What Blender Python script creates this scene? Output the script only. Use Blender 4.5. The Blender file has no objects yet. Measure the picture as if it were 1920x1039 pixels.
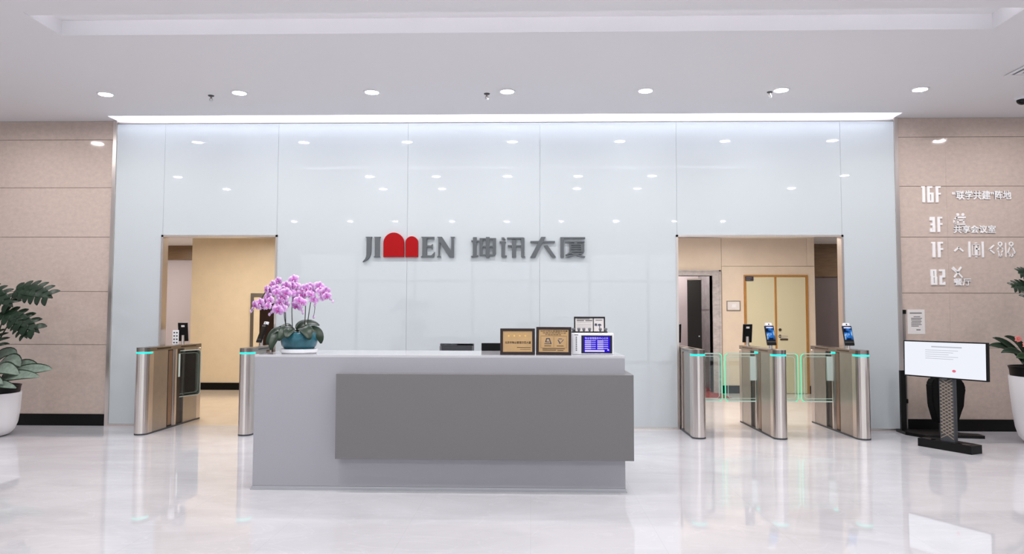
import bpy, bmesh, math, random
from mathutils import Vector, Matrix, Euler
random.seed(7)
scene = bpy.context.scene
COL = scene.collection
PI = math.pi

# ------------------------------------------------------------------ camera
cam_d = bpy.data.cameras.new('camera')
cam_d.sensor_width = 36.0
cam_d.lens = 1389.9 / 1920 * 36.0
cam_d.clip_start = 0.05
cam_d.clip_end = 200
cam = bpy.data.objects.new('camera', cam_d)
COL.objects.link(cam)
YAW, PITCH, ROLL = -0.025536, 0.053320, -0.002679
CAM_Y, CAM_Z = -9.186, 1.37


def cam_axis(x, up, fwd):
    c, s = math.cos(-ROLL), math.sin(-ROLL)
    x, up = c * x - s * up, s * x + c * up
    c, s = math.cos(PITCH), math.sin(PITCH)
    fwd, up = c * fwd - s * up, s * fwd + c * up
    c, s = math.cos(-YAW), math.sin(-YAW)
    x, fwd = c * x - s * fwd, s * x + c * fwd
    return Vector((x, fwd, up))


R3 = Matrix((cam_axis(1, 0, 0), cam_axis(0, 1, 0), -cam_axis(0, 0, 1))).transposed()
cam.matrix_world = Matrix.Translation((0, CAM_Y, CAM_Z)) @ R3.to_4x4()
scene.camera = cam

# ------------------------------------------------------------------ world, exposure
world = bpy.data.worlds.new('overcast_daylight')
scene.world = world
world.use_nodes = True
world.node_tree.nodes['Background'].inputs['Color'].default_value = (0.93, 0.95, 1.0, 1)
world.node_tree.nodes['Background'].inputs['Strength'].default_value = 1.6  # sky fill that enters through the added facade glazing
vs = scene.view_settings
vs.view_transform = 'Standard'
vs.look = 'None'
vs.gamma = 1.0
vs.use_curve_mapping = False
vs.exposure = 0.0
LAMP = 368.0          # radiance of the ceiling downlights
COVE = 34.0            # radiance of the cove strip
REAR = 350.0           # radiance of the corridor downlights

# ------------------------------------------------------------------ helpers


def lin(c):
    return tuple(((v / 255) / 12.92 if v / 255 <= 0.04045 else ((v / 255 + 0.055) / 1.055) ** 2.4) for v in c)


def mat(name, rgb, rough=0.5, metal=0.0, spec=0.5, noise=None, bump=None, coat=0.0, emit=None, aniso=None):
    """rgb in sRGB 0-255. noise=(scale, amount, stretch) varies the colour; bump=(scale, strength)."""
    m = bpy.data.materials.new(name)
    m.use_nodes = True
    nt = m.node_tree
    b = nt.nodes['Principled BSDF']
    col = lin(rgb)
    b.inputs['Base Color'].default_value = (*col, 1)
    b.inputs['Roughness'].default_value = rough
    b.inputs['Metallic'].default_value = metal
    b.inputs['Specular IOR Level'].default_value = spec
    b.inputs['Coat Weight'].default_value = coat
    b.inputs['Coat Roughness'].default_value = 0.03
    if emit:
        b.inputs['Emission Color'].default_value = (*lin(emit[0]), 1)
        b.inputs['Emission Strength'].default_value = emit[1]
    tc = None
    if noise or bump:
        tc = nt.nodes.new('ShaderNodeTexCoord')
        mp = nt.nodes.new('ShaderNodeMapping')
        nt.links.new(tc.outputs['Object'], mp.inputs['Vector'])
    if noise:
        sc_, amt, st = noise
        mp.inputs['Scale'].default_value = st
        n = nt.nodes.new('ShaderNodeTexNoise')
        n.inputs['Scale'].default_value = sc_
        n.inputs['Detail'].default_value = 6
        n.inputs['Roughness'].default_value = 0.65
        nt.links.new(mp.outputs[0], n.inputs['Vector'])
        r = nt.nodes.new('ShaderNodeValToRGB')
        r.color_ramp.elements[0].position = 0.3
        r.color_ramp.elements[1].position = 0.7
        r.color_ramp.elements[0].color = (*[max(0, v * (1 - amt)) for v in col], 1)
        r.color_ramp.elements[1].color = (*[min(1, v * (1 + amt)) for v in col], 1)
        nt.links.new(n.outputs['Fac'], r.inputs['Fac'])
        nt.links.new(r.outputs['Color'], b.inputs['Base Color'])
    if bump:
        n2 = nt.nodes.new('ShaderNodeTexNoise')
        n2.inputs['Scale'].default_value = bump[0]
        n2.inputs['Detail'].default_value = 4
        nt.links.new(mp.outputs[0], n2.inputs['Vector'])
        bp = nt.nodes.new('ShaderNodeBump')
        bp.inputs['Strength'].default_value = bump[1]
        bp.inputs['Distance'].default_value = 0.01
        nt.links.new(n2.outputs['Fac'], bp.inputs['Height'])
        nt.links.new(bp.outputs['Normal'], b.inputs['Normal'])
    return m


def emission(name, rgb, strength):
    m = bpy.data.materials.new(name)
    m.use_nodes = True
    nt = m.node_tree
    nt.nodes.clear()
    o = nt.nodes.new('ShaderNodeOutputMaterial')
    e = nt.nodes.new('ShaderNodeEmission')
    e.inputs['Color'].default_value = (*lin(rgb), 1)
    e.inputs['Strength'].default_value = strength
    nt.links.new(e.outputs[0], o.inputs['Surface'])
    return m


def thin_glass(name, tint, gloss=0.08):
    m = bpy.data.materials.new(name)
    m.use_nodes = True
    nt = m.node_tree
    nt.nodes.clear()
    o = nt.nodes.new('ShaderNodeOutputMaterial')
    t = nt.nodes.new('ShaderNodeBsdfTransparent')
    t.inputs['Color'].default_value = (*lin(tint), 1)
    g = nt.nodes.new('ShaderNodeBsdfGlossy')
    g.inputs['Roughness'].default_value = 0.02
    mix = nt.nodes.new('ShaderNodeMixShader')
    f = nt.nodes.new('ShaderNodeFresnel')
    f.inputs['IOR'].default_value = 1.45
    a = nt.nodes.new('ShaderNodeMath')
    a.operation = 'ADD'
    a.inputs[1].default_value = gloss - 0.03
    nt.links.new(f.outputs[0], a.inputs[0])
    nt.links.new(a.outputs[0], mix.inputs['Fac'])
    nt.links.new(t.outputs[0], mix.inputs[1])
    nt.links.new(g.outputs[0], mix.inputs[2])
    nt.links.new(mix.outputs[0], o.inputs['Surface'])
    return m


class MB:
    """collects shapes into ONE mesh"""

    def __init__(self):
        self.bm = bmesh.new()
        self.mi = 0

    def face(self, vs):
        try:
            f = self.bm.faces.new(vs)
            f.material_index = self.mi
            return f
        except ValueError:
            return None

    def box(self, x0, x1, y0, y1, z0, z1, bev=0.0, m=None):
        r = bmesh.ops.create_cube(self.bm, size=1)
        vs = r['verts']
        for v in vs:
            v.co = Vector(((x0 + x1) / 2 + v.co.x * (x1 - x0), (y0 + y1) / 2 + v.co.y * (y1 - y0), (z0 + z1) / 2 + v.co.z * (z1 - z0)))
        if bev > 0:
            es = list({e for v in vs for e in v.link_edges})
            rb = bmesh.ops.bevel(self.bm, geom=es, offset=bev, segments=2, profile=0.5, affect='EDGES')
            vs = list({v for v in rb['verts']} | {v for f in rb['faces'] for v in f.verts})
        fs = {f for v in vs if v.is_valid for f in v.link_faces}
        for f in fs:
            f.material_index = self.mi
        if m is not None:
            vv = {v for f in fs for v in f.verts}
            for v in vv:
                v.co = m @ v.co
        return self

    def prism(self, pts, mapf, h0, h1):
        """closed outline pts (2D) extruded from h0 to h1; mapf(a,b,h) -> point"""
        area = sum(pts[i][0] * pts[(i + 1) % len(pts)][1] - pts[(i + 1) % len(pts)][0] * pts[i][1] for i in range(len(pts)))
        if area < 0:
            pts = pts[::-1]
        A = [self.bm.verts.new(mapf(a, b, h0)) for a, b in pts]
        B = [self.bm.verts.new(mapf(a, b, h1)) for a, b in pts]
        self.face(A[::-1])
        self.face(B)
        n = len(pts)
        for i in range(n):
            self.face([A[i], A[(i + 1) % n], B[(i + 1) % n], B[i]])
        return self

    def lathe(self, prof, c=(0, 0, 0), n=32, sx=1.0, sy=1.0, caps=True):
        rings = []
        for r, z in prof:
            if r < 1e-6:
                rings.append([self.bm.verts.new((c[0], c[1], c[2] + z))])
            else:
                rings.append([self.bm.verts.new((c[0] + r * sx * math.cos(2 * PI * k / n), c[1] + r * sy * math.sin(2 * PI * k / n), c[2] + z)) for k in range(n)])
        for a, b in zip(rings, rings[1:]):
            for k in range(n):
                k2 = (k + 1) % n
                if len(a) == 1 and len(b) == 1:
                    continue
                if len(a) == 1:
                    self.face([a[0], b[k2], b[k]])
                elif len(b) == 1:
                    self.face([a[k], a[k2], b[0]])
                else:
                    self.face([a[k], a[k2], b[k2], b[k]])
        if caps and len(rings[0]) > 1:
            self.face(rings[0][::-1])
        if caps and len(rings[-1]) > 1:
            self.face(rings[-1])
        return self

    def tube(self, pts, r, n=8, r2=None):
        pts = [Vector(p) for p in pts]
        N = len(pts)
        rings = []
        ref = Vector((0.31, 0.17, 0.93))
        for i, p in enumerate(pts):
            d = (pts[min(i + 1, N - 1)] - pts[max(i - 1, 0)]).normalized()
            if abs(d.dot(ref)) > 0.95:
                ref = Vector((0.9, 0.3, 0.1))
            u = d.cross(ref).normalized()
            w = d.cross(u).normalized()
            ref = -w.cross(d).cross(d) if False else ref
            rr = r if r2 is None else r + (r2 - r) * i / (N - 1)
            rings.append([self.bm.verts.new(p + u * rr * math.cos(2 * PI * k / n) + w * rr * math.sin(2 * PI * k / n)) for k in range(n)])
        for a, b in zip(rings, rings[1:]):
            for k in range(n):
                self.face([a[k], a[(k + 1) % n], b[(k + 1) % n], b[k]])
        self.face(rings[0][::-1])
        self.face(rings[-1])
        return self

    def cyl(self, p0, p1, r, n=16):
        return self.tube([p0, p1], r, n)

    def build(self, name, material, parent=None, smooth=False, auto=None):
        me = bpy.data.meshes.new(name)
        bmesh.ops.recalc_face_normals(self.bm, faces=self.bm.faces)
        if smooth:
            for f in self.bm.faces:
                f.smooth = True
            if auto:
                for e in self.bm.edges:
                    if len(e.link_faces) == 2 and e.calc_face_angle(0) > auto:
                        e.smooth = False
        self.bm.to_mesh(me)
        self.bm.free()
        for mm in (material if isinstance(material, (list, tuple)) else [material]):
            me.materials.append(mm)
        o = bpy.data.objects.new(name, me)
        COL.objects.link(o)
        if parent:
            o.parent = parent
        return o


def tag(o, label, cat, group=None, kind=None):
    o['label'] = label
    o['category'] = cat
    if group:
        o['group'] = group
    if kind:
        o['kind'] = kind
    return o


def thing(name, label, cat, loc=(0, 0, 0), rz=0.0, group=None):
    o = bpy.data.objects.new(name, None)
    o.empty_display_size = 0.1
    COL.objects.link(o)
    o.location = loc
    o.rotation_euler = (0, 0, rz)
    return tag(o, label, cat, group)


def struct(name, mb, m, smooth=False):
    o = mb.build(name, m, None, smooth)
    o['kind'] = 'structure'
    return o


def dup(root, loc, rz=0.0, label=None):
    r = root.copy()
    COL.objects.link(r)
    r.location = loc
    r.rotation_euler = (0, 0, rz)
    if label:
        r['label'] = label
    for ch in list(root.children):
        c = ch.copy()
        COL.objects.link(c)
        c.parent = r
        for g in list(ch.children):
            d = g.copy()
            COL.objects.link(d)
            d.parent = c
    return r


XZ = lambda y0: (lambda a, b, h: Vector((a, y0 - h, b)))     # outline drawn on a wall that faces -y


def lettering(name, body, m, parent, x0, x1, z0, z1, y, depth=0.002, label=None, bold=0.0):
    """solid letters of the built-in font fitted in a box on a plane that faces -y"""
    cu = bpy.data.curves.new(name, 'FONT')
    cu.body = body
    cu.resolution_u = 3
    ob = bpy.data.objects.new(name, cu)
    COL.objects.link(ob)
    bpy.context.view_layer.update()
    dg = bpy.context.evaluated_depsgraph_get()
    flat = bpy.data.meshes.new_from_object(ob.evaluated_get(dg))
    bpy.data.objects.remove(ob)
    bpy.data.curves.remove(cu)
    bm = bmesh.new()
    bm.from_mesh(flat)
    bpy.data.meshes.remove(flat)
    bmesh.ops.remove_doubles(bm, verts=bm.verts, dist=1e-5)
    xs = [v.co.x for v in bm.verts]
    ys = [v.co.y for v in bm.verts]
    ax, bx, ay, by = min(xs), max(xs), min(ys), max(ys)
    for v in bm.verts:
        v.co = Vector((x0 + (v.co.x - ax) / (bx - ax) * (x1 - x0), y, z0 + (v.co.y - ay) / (by - ay) * (z1 - z0)))
    if bold:
        d = bold * (z1 - z0)
        base = bm.faces[:]
        for k, (sx, sz) in enumerate(((1, 1), (-1, 1), (1, -1), (-1, -1))):
            q = bmesh.ops.duplicate(bm, geom=base)
            for v in q['geom']:
                if isinstance(v, bmesh.types.BMVert):
                    v.co += Vector((sx * d, -0.0001 * (k + 1), sz * d))
    r = bmesh.ops.extrude_face_region(bm, geom=bm.faces[:])
    for g in r['geom']:
        if isinstance(g, bmesh.types.BMVert):
            g.co.y -= depth
    mb = MB()
    mb.bm.free()
    mb.bm = bm
    o = mb.build(name, m, parent)
    if label:
        o['label'] = label
    return o


# ------------------------------------------------------------------ materials
M = {}
M['ceiling'] = mat('ceiling_paint', (234, 232, 234), 0.85)
M['glass_wall'] = mat('back_painted_glass', (201, 208, 211), 0.02, spec=0.5)
M['tan'] = mat('beige_stone_cladding', (203, 185, 174), 0.06, noise=(16, 0.09, (1, 1, 1.4)))
M['grout'] = mat('brown_joint', (112, 96, 84), 0.8)
M['tan_rear'] = mat('beige_corridor_panel', (234, 217, 188), 0.35, noise=(4, 0.04, (1, 1, 1)))
M['peach_rear'] = mat('peach_corridor_panel', (232, 215, 196), 0.35, noise=(4, 0.04, (1, 1, 1)))
M['black_base'] = mat('black_skirting', (7, 7, 8), 0.4, spec=0.25)
M['steel'] = mat('brushed_steel', (222, 213, 207), 0.30, 1.0, noise=(6, 0.10, (60, 60, 0.4)))
M['steel_side'] = mat('satin_steel_panel', (180, 174, 168), 0.34, 1.0, noise=(10, 0.06, (1, 1, 1)))
M['steel_lid'] = mat('dark_satin_steel', (150, 142, 136), 0.28, 1.0)
M['chrome'] = mat('chrome', (225, 225, 228), 0.08, 1.0)
M['white_paint'] = mat('white_wall_paint', (226, 225, 228), 0.8)
M['lilac'] = mat('pale_lilac_wall', (205, 196, 204), 0.5)
M['brown_header'] = mat('brown_veneer', (132, 106, 80), 0.3, noise=(5, 0.15, (1, 1, 6)))
M['dark_veneer'] = mat('dark_veneer', (132, 110, 90), 0.18, noise=(5, 0.15, (1, 1, 6)))
M['dark_mauve'] = mat('dark_mauve_wall', (120, 110, 113), 0.3)
M['desk'] = mat('grey_laminate', (173, 172, 179), 0.33, noise=(90, 0.02, (1, 1, 1)))
M['desk_dark'] = mat('dark_grey_laminate', (122, 120, 121), 0.4, noise=(120, 0.03, (1, 1, 1)))
M['desk_top'] = mat('pale_glossy_top', (205, 204, 209), 0.06)
M['kick'] = mat('metal_kick_strip', (190, 190, 194), 0.3, 0.8)
M['sign_grey'] = mat('grey_sign_metal', (94, 99, 102), 0.5, 0.2)
M['sign_red'] = mat('red_sign_enamel', (164, 0, 8), 0.6, spec=0.2)
M['sign_white'] = mat('white_sign_acrylic', (250, 248, 248), 0.5)
M['black'] = mat('black_plastic', (6, 6, 7), 0.45, spec=0.25)
M['black_soft'] = mat('black_fabric', (8, 8, 9), 0.8, spec=0.2)
M['black_gloss'] = mat('black_glass', (4, 4, 5), 0.08, spec=0.35)
M['dark_grey'] = mat('dark_grey_plastic', (66, 68, 72), 0.5)
M['mid_grey'] = mat('grey_plastic', (110, 112, 116), 0.5)
M['white_plastic'] = mat('white_plastic', (238, 238, 242), 0.35)
M['pot_white'] = mat('white_planter', (236, 233, 234), 0.35, bump=(30, 0.05))
M['soil'] = mat('dark_soil', (10, 9, 9), 0.9, bump=(40, 0.8))
M['leaf'] = mat('dark_leaf', (22, 42, 25), 0.42, spec=0.35, noise=(14, 0.35, (1, 1, 1)))
M['leaf_back'] = mat('mid_green_leaf', (34, 58, 32), 0.42, spec=0.35, noise=(14, 0.3, (1, 1, 1)))
M['leaf_silver'] = mat('silver_green_leaf', (120, 136, 122), 0.45, noise=(25, 0.3, (1, 1, 1)))
M['leaf_orchid'] = mat('orchid_leaf', (24, 46, 29), 0.35, spec=0.4, noise=(12, 0.25, (1, 1, 1)))
M['stem'] = mat('plant_stem', (34, 40, 27), 0.5)
M['petal'] = mat('pink_petal', (212, 146, 218), 0.5, noise=(60, 0.30, (1, 1, 1)))
M['petal_dark'] = mat('magenta_lip', (168, 40, 140), 0.45)
M['petal_pale'] = mat('pale_petal_edge', (232, 196, 236), 0.5)
M['pink_bloom'] = mat('salmon_bloom', (236, 138, 132), 0.5)
M['teal'] = mat('teal_glaze', (38, 94, 108), 0.12, noise=(14, 0.35, (1, 1, 1)))
M['walnut'] = mat('dark_red_wood', (32, 11, 10), 0.3, noise=(8, 0.25, (1, 12, 12)))
M['gold'] = mat('gold_plate', (196, 160, 114), 0.33, 0.45, noise=(5, 0.12, (1, 1, 1)))
M['gold_star'] = mat('bright_gold', (244, 206, 110), 0.3, 0.5)
M['ink'] = mat('dark_ink', (38, 28, 20), 0.6)
M['ink_blue'] = mat('blue_grey_ink', (70, 76, 92), 0.5)
M['ochre'] = mat('ochre_wood', (180, 128, 66), 0.4, noise=(8, 0.15, (8, 8, 1)))
M['cream_door'] = mat('cream_door_laminate', (220, 212, 180), 0.4)
M['marble'] = mat('grey_marble', (186, 180, 180), 0.2, noise=(7, 0.25, (1, 1, 2)))
M['marble_dark'] = mat('dark_grey_marble', (134, 132, 138), 0.2, noise=(6, 0.25, (1, 1, 1)))
M['red_mat'] = mat('red_carpet', (140, 50, 52), 0.95, bump=(200, 0.6))
M['paper'] = mat('paper', (228, 222, 220), 0.8)
M['paper_ink'] = mat('printed_grey', (120, 116, 116), 0.8)
M['red_ink'] = mat('red_stamp_ink', (224, 96, 110), 0.7)
M['wing_glass'] = thin_glass('turnstile_glass', (240, 246, 243), 0.045)
M['pane'] = thin_glass('fill_window_glass', (245, 248, 248), 0.05)
M['clamp'] = mat('frosted_clamp', (206, 222, 214), 0.3)
M['lamp'] = emission('downlight_glow', (255, 252, 252), LAMP)
M['lamp_warm'] = emission('corridor_downlight_glow', (255, 246, 234), REAR)
M['cove'] = emission('cove_strip_glow', (240, 243, 255), COVE)
M['tray_strip'] = emission('tray_strip_glow', (248, 248, 255), 13.0)
M['teal_led'] = emission('teal_status_led', (40, 225, 205), 1.6)
M['green_led'] = emission('green_edge_led', (110, 235, 190), 1.1)
M['pale_led'] = emission('pale_edge_led', (205, 232, 222), 0.75)
M['white_led'] = emission('white_led', (255, 255, 240), 3.0)
M['screen_white'] = emission('white_lcd', (240, 243, 252), 1.0)
M['screen_blue'] = emission('blue_lcd', (46, 22, 214), 0.95)
M['screen_text'] = emission('lcd_text', (236, 226, 255), 0.95)
M['lcd_grey'] = emission('lcd_grey_text', (196, 198, 208), 0.9)
M['lcd_red'] = emission('lcd_red_seal', (238, 120, 140), 0.9)


def face_screen():
    m = bpy.data.materials.new('terminal_lcd')
    m.use_nodes = True
    nt = m.node_tree
    nt.nodes.clear()
    o = nt.nodes.new('ShaderNodeOutputMaterial')
    e = nt.nodes.new('ShaderNodeEmission')
    tc = nt.nodes.new('ShaderNodeTexCoord')
    n = nt.nodes.new('ShaderNodeTexNoise')
    n.inputs['Scale'].default_value = 13
    n.inputs['Detail'].default_value = 2
    r = nt.nodes.new('ShaderNodeValToRGB')
    r.color_ramp.elements[0].position = 0.42
    r.color_ramp.elements[0].color = (*lin((14, 30, 62)), 1)
    r.color_ramp.elements[1].position = 0.64
    r.color_ramp.elements[1].color = (*lin((190, 225, 250)), 1)
    k = r.color_ramp.elements.new(0.54)
    k.color = (*lin((50, 120, 205)), 1)
    nt.links.new(tc.outputs['Object'], n.inputs['Vector'])
    nt.links.new(n.outputs['Fac'], r.inputs['Fac'])
    nt.links.new(r.outputs['Color'], e.inputs['Color'])
    nt.links.new(e.outputs[0], o.inputs['Surface'])
    return m


M['lcd_face'] = face_screen()


def floor_mat():
    m = bpy.data.materials.new('white_polished_tile')
    m.use_nodes = True
    nt = m.node_tree
    b = nt.nodes['Principled BSDF']
    b.inputs['Roughness'].default_value = 0.035
    b.inputs['Specular IOR Level'].default_value = 0.5
    tc = nt.nodes.new('ShaderNodeTexCoord')
    mp = nt.nodes.new('ShaderNodeMapping')
    mp.inputs['Scale'].default_value = (0.5, 1.1, 1)
    mp.inputs['Rotation'].default_value = (0, 0, 0.35)
    nt.links.new(tc.outputs['Object'], mp.inputs['Vector'])
    n = nt.nodes.new('ShaderNodeTexNoise')
    n.inputs['Scale'].default_value = 1.3
    n.inputs['Detail'].default_value = 8
    n.inputs['Roughness'].default_value = 0.62
    n.inputs['Distortion'].default_value = 0.9
    nt.links.new(mp.outputs[0], n.inputs['Vector'])
    r = nt.nodes.new('ShaderNodeValToRGB')
    r.color_ramp.elements[0].position = 0.40
    r.color_ramp.elements[0].color = (*lin((198, 197, 201)), 1)
    r.color_ramp.elements[1].position = 0.60
    r.color_ramp.elements[1].color = (*lin((209, 208, 212)), 1)
    nt.links.new(n.outputs['Fac'], r.inputs['Fac'])
    # fine pale veins
    w = nt.nodes.new('ShaderNodeTexNoise')
    w.inputs['Scale'].default_value = 2.2
    w.inputs['Detail'].default_value = 5
    w.inputs['Distortion'].default_value = 1.6
    nt.links.new(mp.outputs[0], w.inputs['Vector'])
    vr = nt.nodes.new('ShaderNodeValToRGB')
    vr.color_ramp.elements[0].position = 0.485
    vr.color_ramp.elements[0].color = (0, 0, 0, 1)
    vr.color_ramp.elements[1].position = 0.515
    vr.color_ramp.elements[1].color = (0, 0, 0, 1)
    k = vr.color_ramp.elements.new(0.5)
    k.color = (0.13, 0.13, 0.13, 1)
    nt.links.new(w.outputs['Fac'], vr.inputs['Fac'])
    # tile joints 0.8 m
    bk = nt.nodes.new('ShaderNodeTexBrick')
    bk.offset = 0.0
    bk.inputs['Scale'].default_value = 1.0
    bk.inputs['Brick Width'].default_value = 0.8
    bk.inputs['Row Height'].default_value = 0.8
    bk.inputs['Mortar Size'].default_value = 0.0012
    bk.inputs['Color1'].default_value = (1, 1, 1, 1)
    bk.inputs['Color2'].default_value = (0.985, 0.985, 0.985, 1)
    bk.inputs['Mortar'].default_value = (0.86, 0.86, 0.86, 1)
    nt.links.new(tc.outputs['Object'], bk.inputs['Vector'])
    mx = nt.nodes.new('ShaderNodeMixRGB')
    mx.inputs['Color2'].default_value = (*lin((240, 240, 243)), 1)
    nt.links.new(vr.outputs['Color'], mx.inputs['Fac'])
    nt.links.new(r.outputs['Color'], mx.inputs['Color1'])
    ml = nt.nodes.new('ShaderNodeMixRGB')
    ml.blend_type = 'MULTIPLY'
    ml.inputs['Fac'].default_value = 1
    nt.links.new(mx.outputs['Color'], ml.inputs['Color1'])
    nt.links.new(bk.outputs['Color'], ml.inputs['Color2'])
    nt.links.new(ml.outputs['Color'], b.inputs['Base Color'])
    return m


M['floor'] = floor_mat()
M['floor_beige'] = mat('beige_stone_floor', (224, 208, 190), 0.12, noise=(3, 0.05, (1, 1, 1)))
M['floor_rear'] = mat('pale_grey_floor', (214, 211, 212), 0.12, noise=(3, 0.04, (1, 1, 1)))

# ------------------------------------------------------------------ setting
H = 3.84                       # lobby ceiling
XL, XR = -5.252, 4.480         # glass clad wall
O1, O2, O3, O4, OH = -4.633, -3.185, 1.804, 3.823, 2.371   # the two openings
WT = 0.10                      # wall thickness
Y0 = -13.0                     # facade behind the camera

struct('floor', MB().box(-9, 9, Y0, 0.1, -0.1, 0), M['floor'])
struct('floor_corridor_left', MB().box(-9, 0, 0.1, 8.4, -0.1, 0), M['floor_beige'])
struct('floor_corridor_right', MB().box(0, 9, 0.1, 8.4, -0.1, 0), M['floor_rear'])

# ceiling with the long tray and the cove slot along the glass wall
GX0, GX1, GY0, GY1, GZ = -4.15, 3.95, -3.36, -2.86, 3.975
c = MB()
c.box(-9, 9, Y0, GY0, H, H + 0.3)
c.box(-9, GX0, GY0, GY1, H, H + 0.3)
c.box(GX1, 9, GY0, GY1, H, H + 0.3)
c.box(GX0, GX1, GY0, GY1, GZ, H + 0.3)
c.box(GX0, GX1, GY0, GY0 + 0.08, H + 0.008, H + 0.022)  # ledge and lip added out of sight to screen the tray strip from reflections
c.box(GX0, GX1, GY0 + 0.072, GY0 + 0.08, H + 0.022, H + 0.034)
c.box(-9, 9, GY1, -0.24, H, H + 0.3)
c.box(-9, XL, -0.24, 0.2, H, H + 0.3)
c.box(XR, 9, -0.24, 0.2, H, H + 0.3)
c.box(XL, XR, -0.24, 0.2, H + 0.22, H + 0.3)
struct('ceiling', c, M['ceiling'])

# glass clad wall: core behind, panels with 4 mm joints in front
w = MB()
for x0, x1, z0, z1 in ((XL, O1, 0, H + 0.22), (O1, O2, OH, H + 0.22), (O2, O3, 0, H + 0.22), (O3, O4, OH, H + 0.22), (O4, XR, 0, H + 0.22)):
    w.box(x0, x1, 0.0, WT, z0, z1)
struct('wall_core', w, M['white_paint'])
w = MB()
g = 0.0013
JX = [XL, O1, O2, -1.544, 0.109, O3, O4, XR]
for i in range(7):
    a, b = JX[i] + g, JX[i + 1] - g
    z0 = OH + 0.0 if i in (1, 5) else 0.025
    w.box(a, b, -0.012, 0.0, z0, 3.80)
struct('wall_glass', w, M['glass_wall'])
t = MB()
t.box(XL, XR, -0.022, 0.0, 3.803, 3.822)
struct('trim_1', t, M['steel_side'])
t = MB()
for a, b in ((XL, O1), (O2, O3), (O4, XR)):
    t.box(a, b, -0.016, 0.0, 0, 0.024)
struct('trim_2', t, M['steel'])
for i, (a, b) in enumerate(((XL - 0.045, XL), (XR, XR + 0.045))):
    struct('trim_%d' % (3 + i), MB().box(a, b, -0.03, 0.0, 0, 3.835), M['steel'])
for i, (a, b) in enumerate(((O1, O2), (O3, O4))):
    t = MB()
    t.box(a - 0.013, a + 0.013, -0.022, WT + 0.01, 0, OH + 0.013)
    t.box(b - 0.013, b + 0.013, -0.022, WT + 0.01, 0, OH + 0.013)
    t.box(a - 0.013, b + 0.013, -0.022, WT + 0.01, OH - 0.013, OH + 0.013)
    struct('trim_%d' % (5 + i), t, M['steel'])

# beige stone walls on both sides
for nm, a, b in (('left', -9, XL - 0.045), ('right', XR + 0.045, 9)):
    w = MB()
    zs = [0.14, 1.005, 1.67, 2.358, 2.987, 3.60, H]
    xs = [-9, -7.7, b] if nm == 'left' else [a, 5.11, 6.6, 9]
    w.mi = 1
    w.box(a, b, 0.004, WT, 0, H)
    w.mi = 0
    for i in range(len(zs) - 1):
        for j in range(len(xs) - 1):
            w.box(xs[j] + 0.0007, xs[j + 1] - 0.0007, -0.0, 0.004, zs[i] + 0.003, zs[i + 1] - 0.003)
    struct('wall_' + nm, w, [M['tan'], M['grout']])
    struct('baseboard_' + nm, MB().box(a, b, -0.015, 0.0, 0, 0.14), M['black_base'])

# lobby side walls and the unseen facade, its glazing added for frontal fill
struct('wall_side_left', MB().box(-9.2, -9, Y0, 0.2, 0, H + 0.3), M['white_paint'])
struct('wall_side_right', MB().box(9, 9.2, Y0, 0.2, 0, H + 0.3), M['white_paint'])
w = MB()
w.box(-9, 9, Y0 - 0.2, Y0, 3.3, H + 0.3)
w.box(-9, -7, Y0 - 0.2, Y0, 0, 3.3)
w.box(7, 9, Y0 - 0.2, Y0, 0, 3.3)
struct('wall_front', w, M['white_paint'])
f = MB()
for k in range(9):
    x = -7 + 14 * k / 8
    f.box(x - 0.04, x + 0.04, Y0 - 0.12, Y0 - 0.02, 0, 3.3)
for z in (0.0, 2.4, 3.24):
    f.box(-7, 7, Y0 - 0.12, Y0 - 0.02, z, z + 0.06)
struct('fill_window_1', f, M['mid_grey'])  # added windows, let sky light fill the desk front
wp = MB().box(-7, 7, Y0 - 0.08, Y0 - 0.07, 0.0, 3.3).build('fill_window_pane', M['pane'], bpy.data.objects['fill_window_1'])

# left corridor behind the glass wall
CZ = 2.82
struct('ceiling_corridor', MB().box(-9, 9, WT, 8.4, CZ, CZ + 0.2), M['ceiling'])
w = MB().box(-6.345, -1.2, 4.507, 4.7, 0, CZ)
struct('wall_corridor_left', w, M['tan_rear'])
struct('baseboard_corridor_left', MB().box(-6.345, -1.2, 4.49, 4.507, 0, 0.13), M['black_base'])
struct('wall_corridor_end', MB().box(-9, -6.2, 6.0, 6.2, 0, CZ), M['lilac'])
struct('trim_7', MB().box(-9, -6.2, 5.94, 6.0, 2.53, CZ), M['brown_header'])
struct('wall_corridor_side', MB().box(-9.2, -9.0, WT, 8.4, 0, CZ), M['white_paint'])
struct('wall_corridor_middle', MB().box(-1.4, -1.2, WT, 4.6, 0, CZ), M['white_paint'])

# right corridor: back wall with lift portal and double door
BY = 4.351
PX0, PX1, PZ = 2.30, 3.29, 2.12      # lift portal
w = MB()
w.box(1.0, PX0, BY, BY + 0.2, 0, CZ)
w.box(PX0, PX1, BY, BY + 0.2, PZ, CZ)
w.box(PX1, 3.457, BY, BY + 0.2, 0, CZ)
w.box(3.463, 5.135, BY, BY + 0.2, 0, 2.292)
w.box(3.463, 5.0, BY, BY + 0.2, 2.298, CZ)
w.box(5.004, 5.135, BY, BY + 0.2, 2.298, CZ)
struct('wall_corridor_right', w, M['peach_rear'])
b = MB()
for a, c2 in ((1.0, 2.15), (3.44, 3.85), (5.01, 5.135)):
    b.box(a, c2, BY - 0.015, BY, 0, 0.14)
struct('baseboard_corridor_right', b, M['black_base'])
t = MB()
t.box(PX0 - 0.14, PX0, BY - 0.05, BY + 0.2, 0, PZ + 0.1)
t.box(PX1, PX1 + 0.145, BY - 0.05, BY + 0.2, 0, PZ + 0.1)
t.box(PX0, PX1, BY - 0.05, BY + 0.2, PZ, PZ + 0.1)
t.box(PX1 + 0.11, PX1 + 0.145, BY - 0.065, BY - 0.05, 0, PZ + 0.1)
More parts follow.
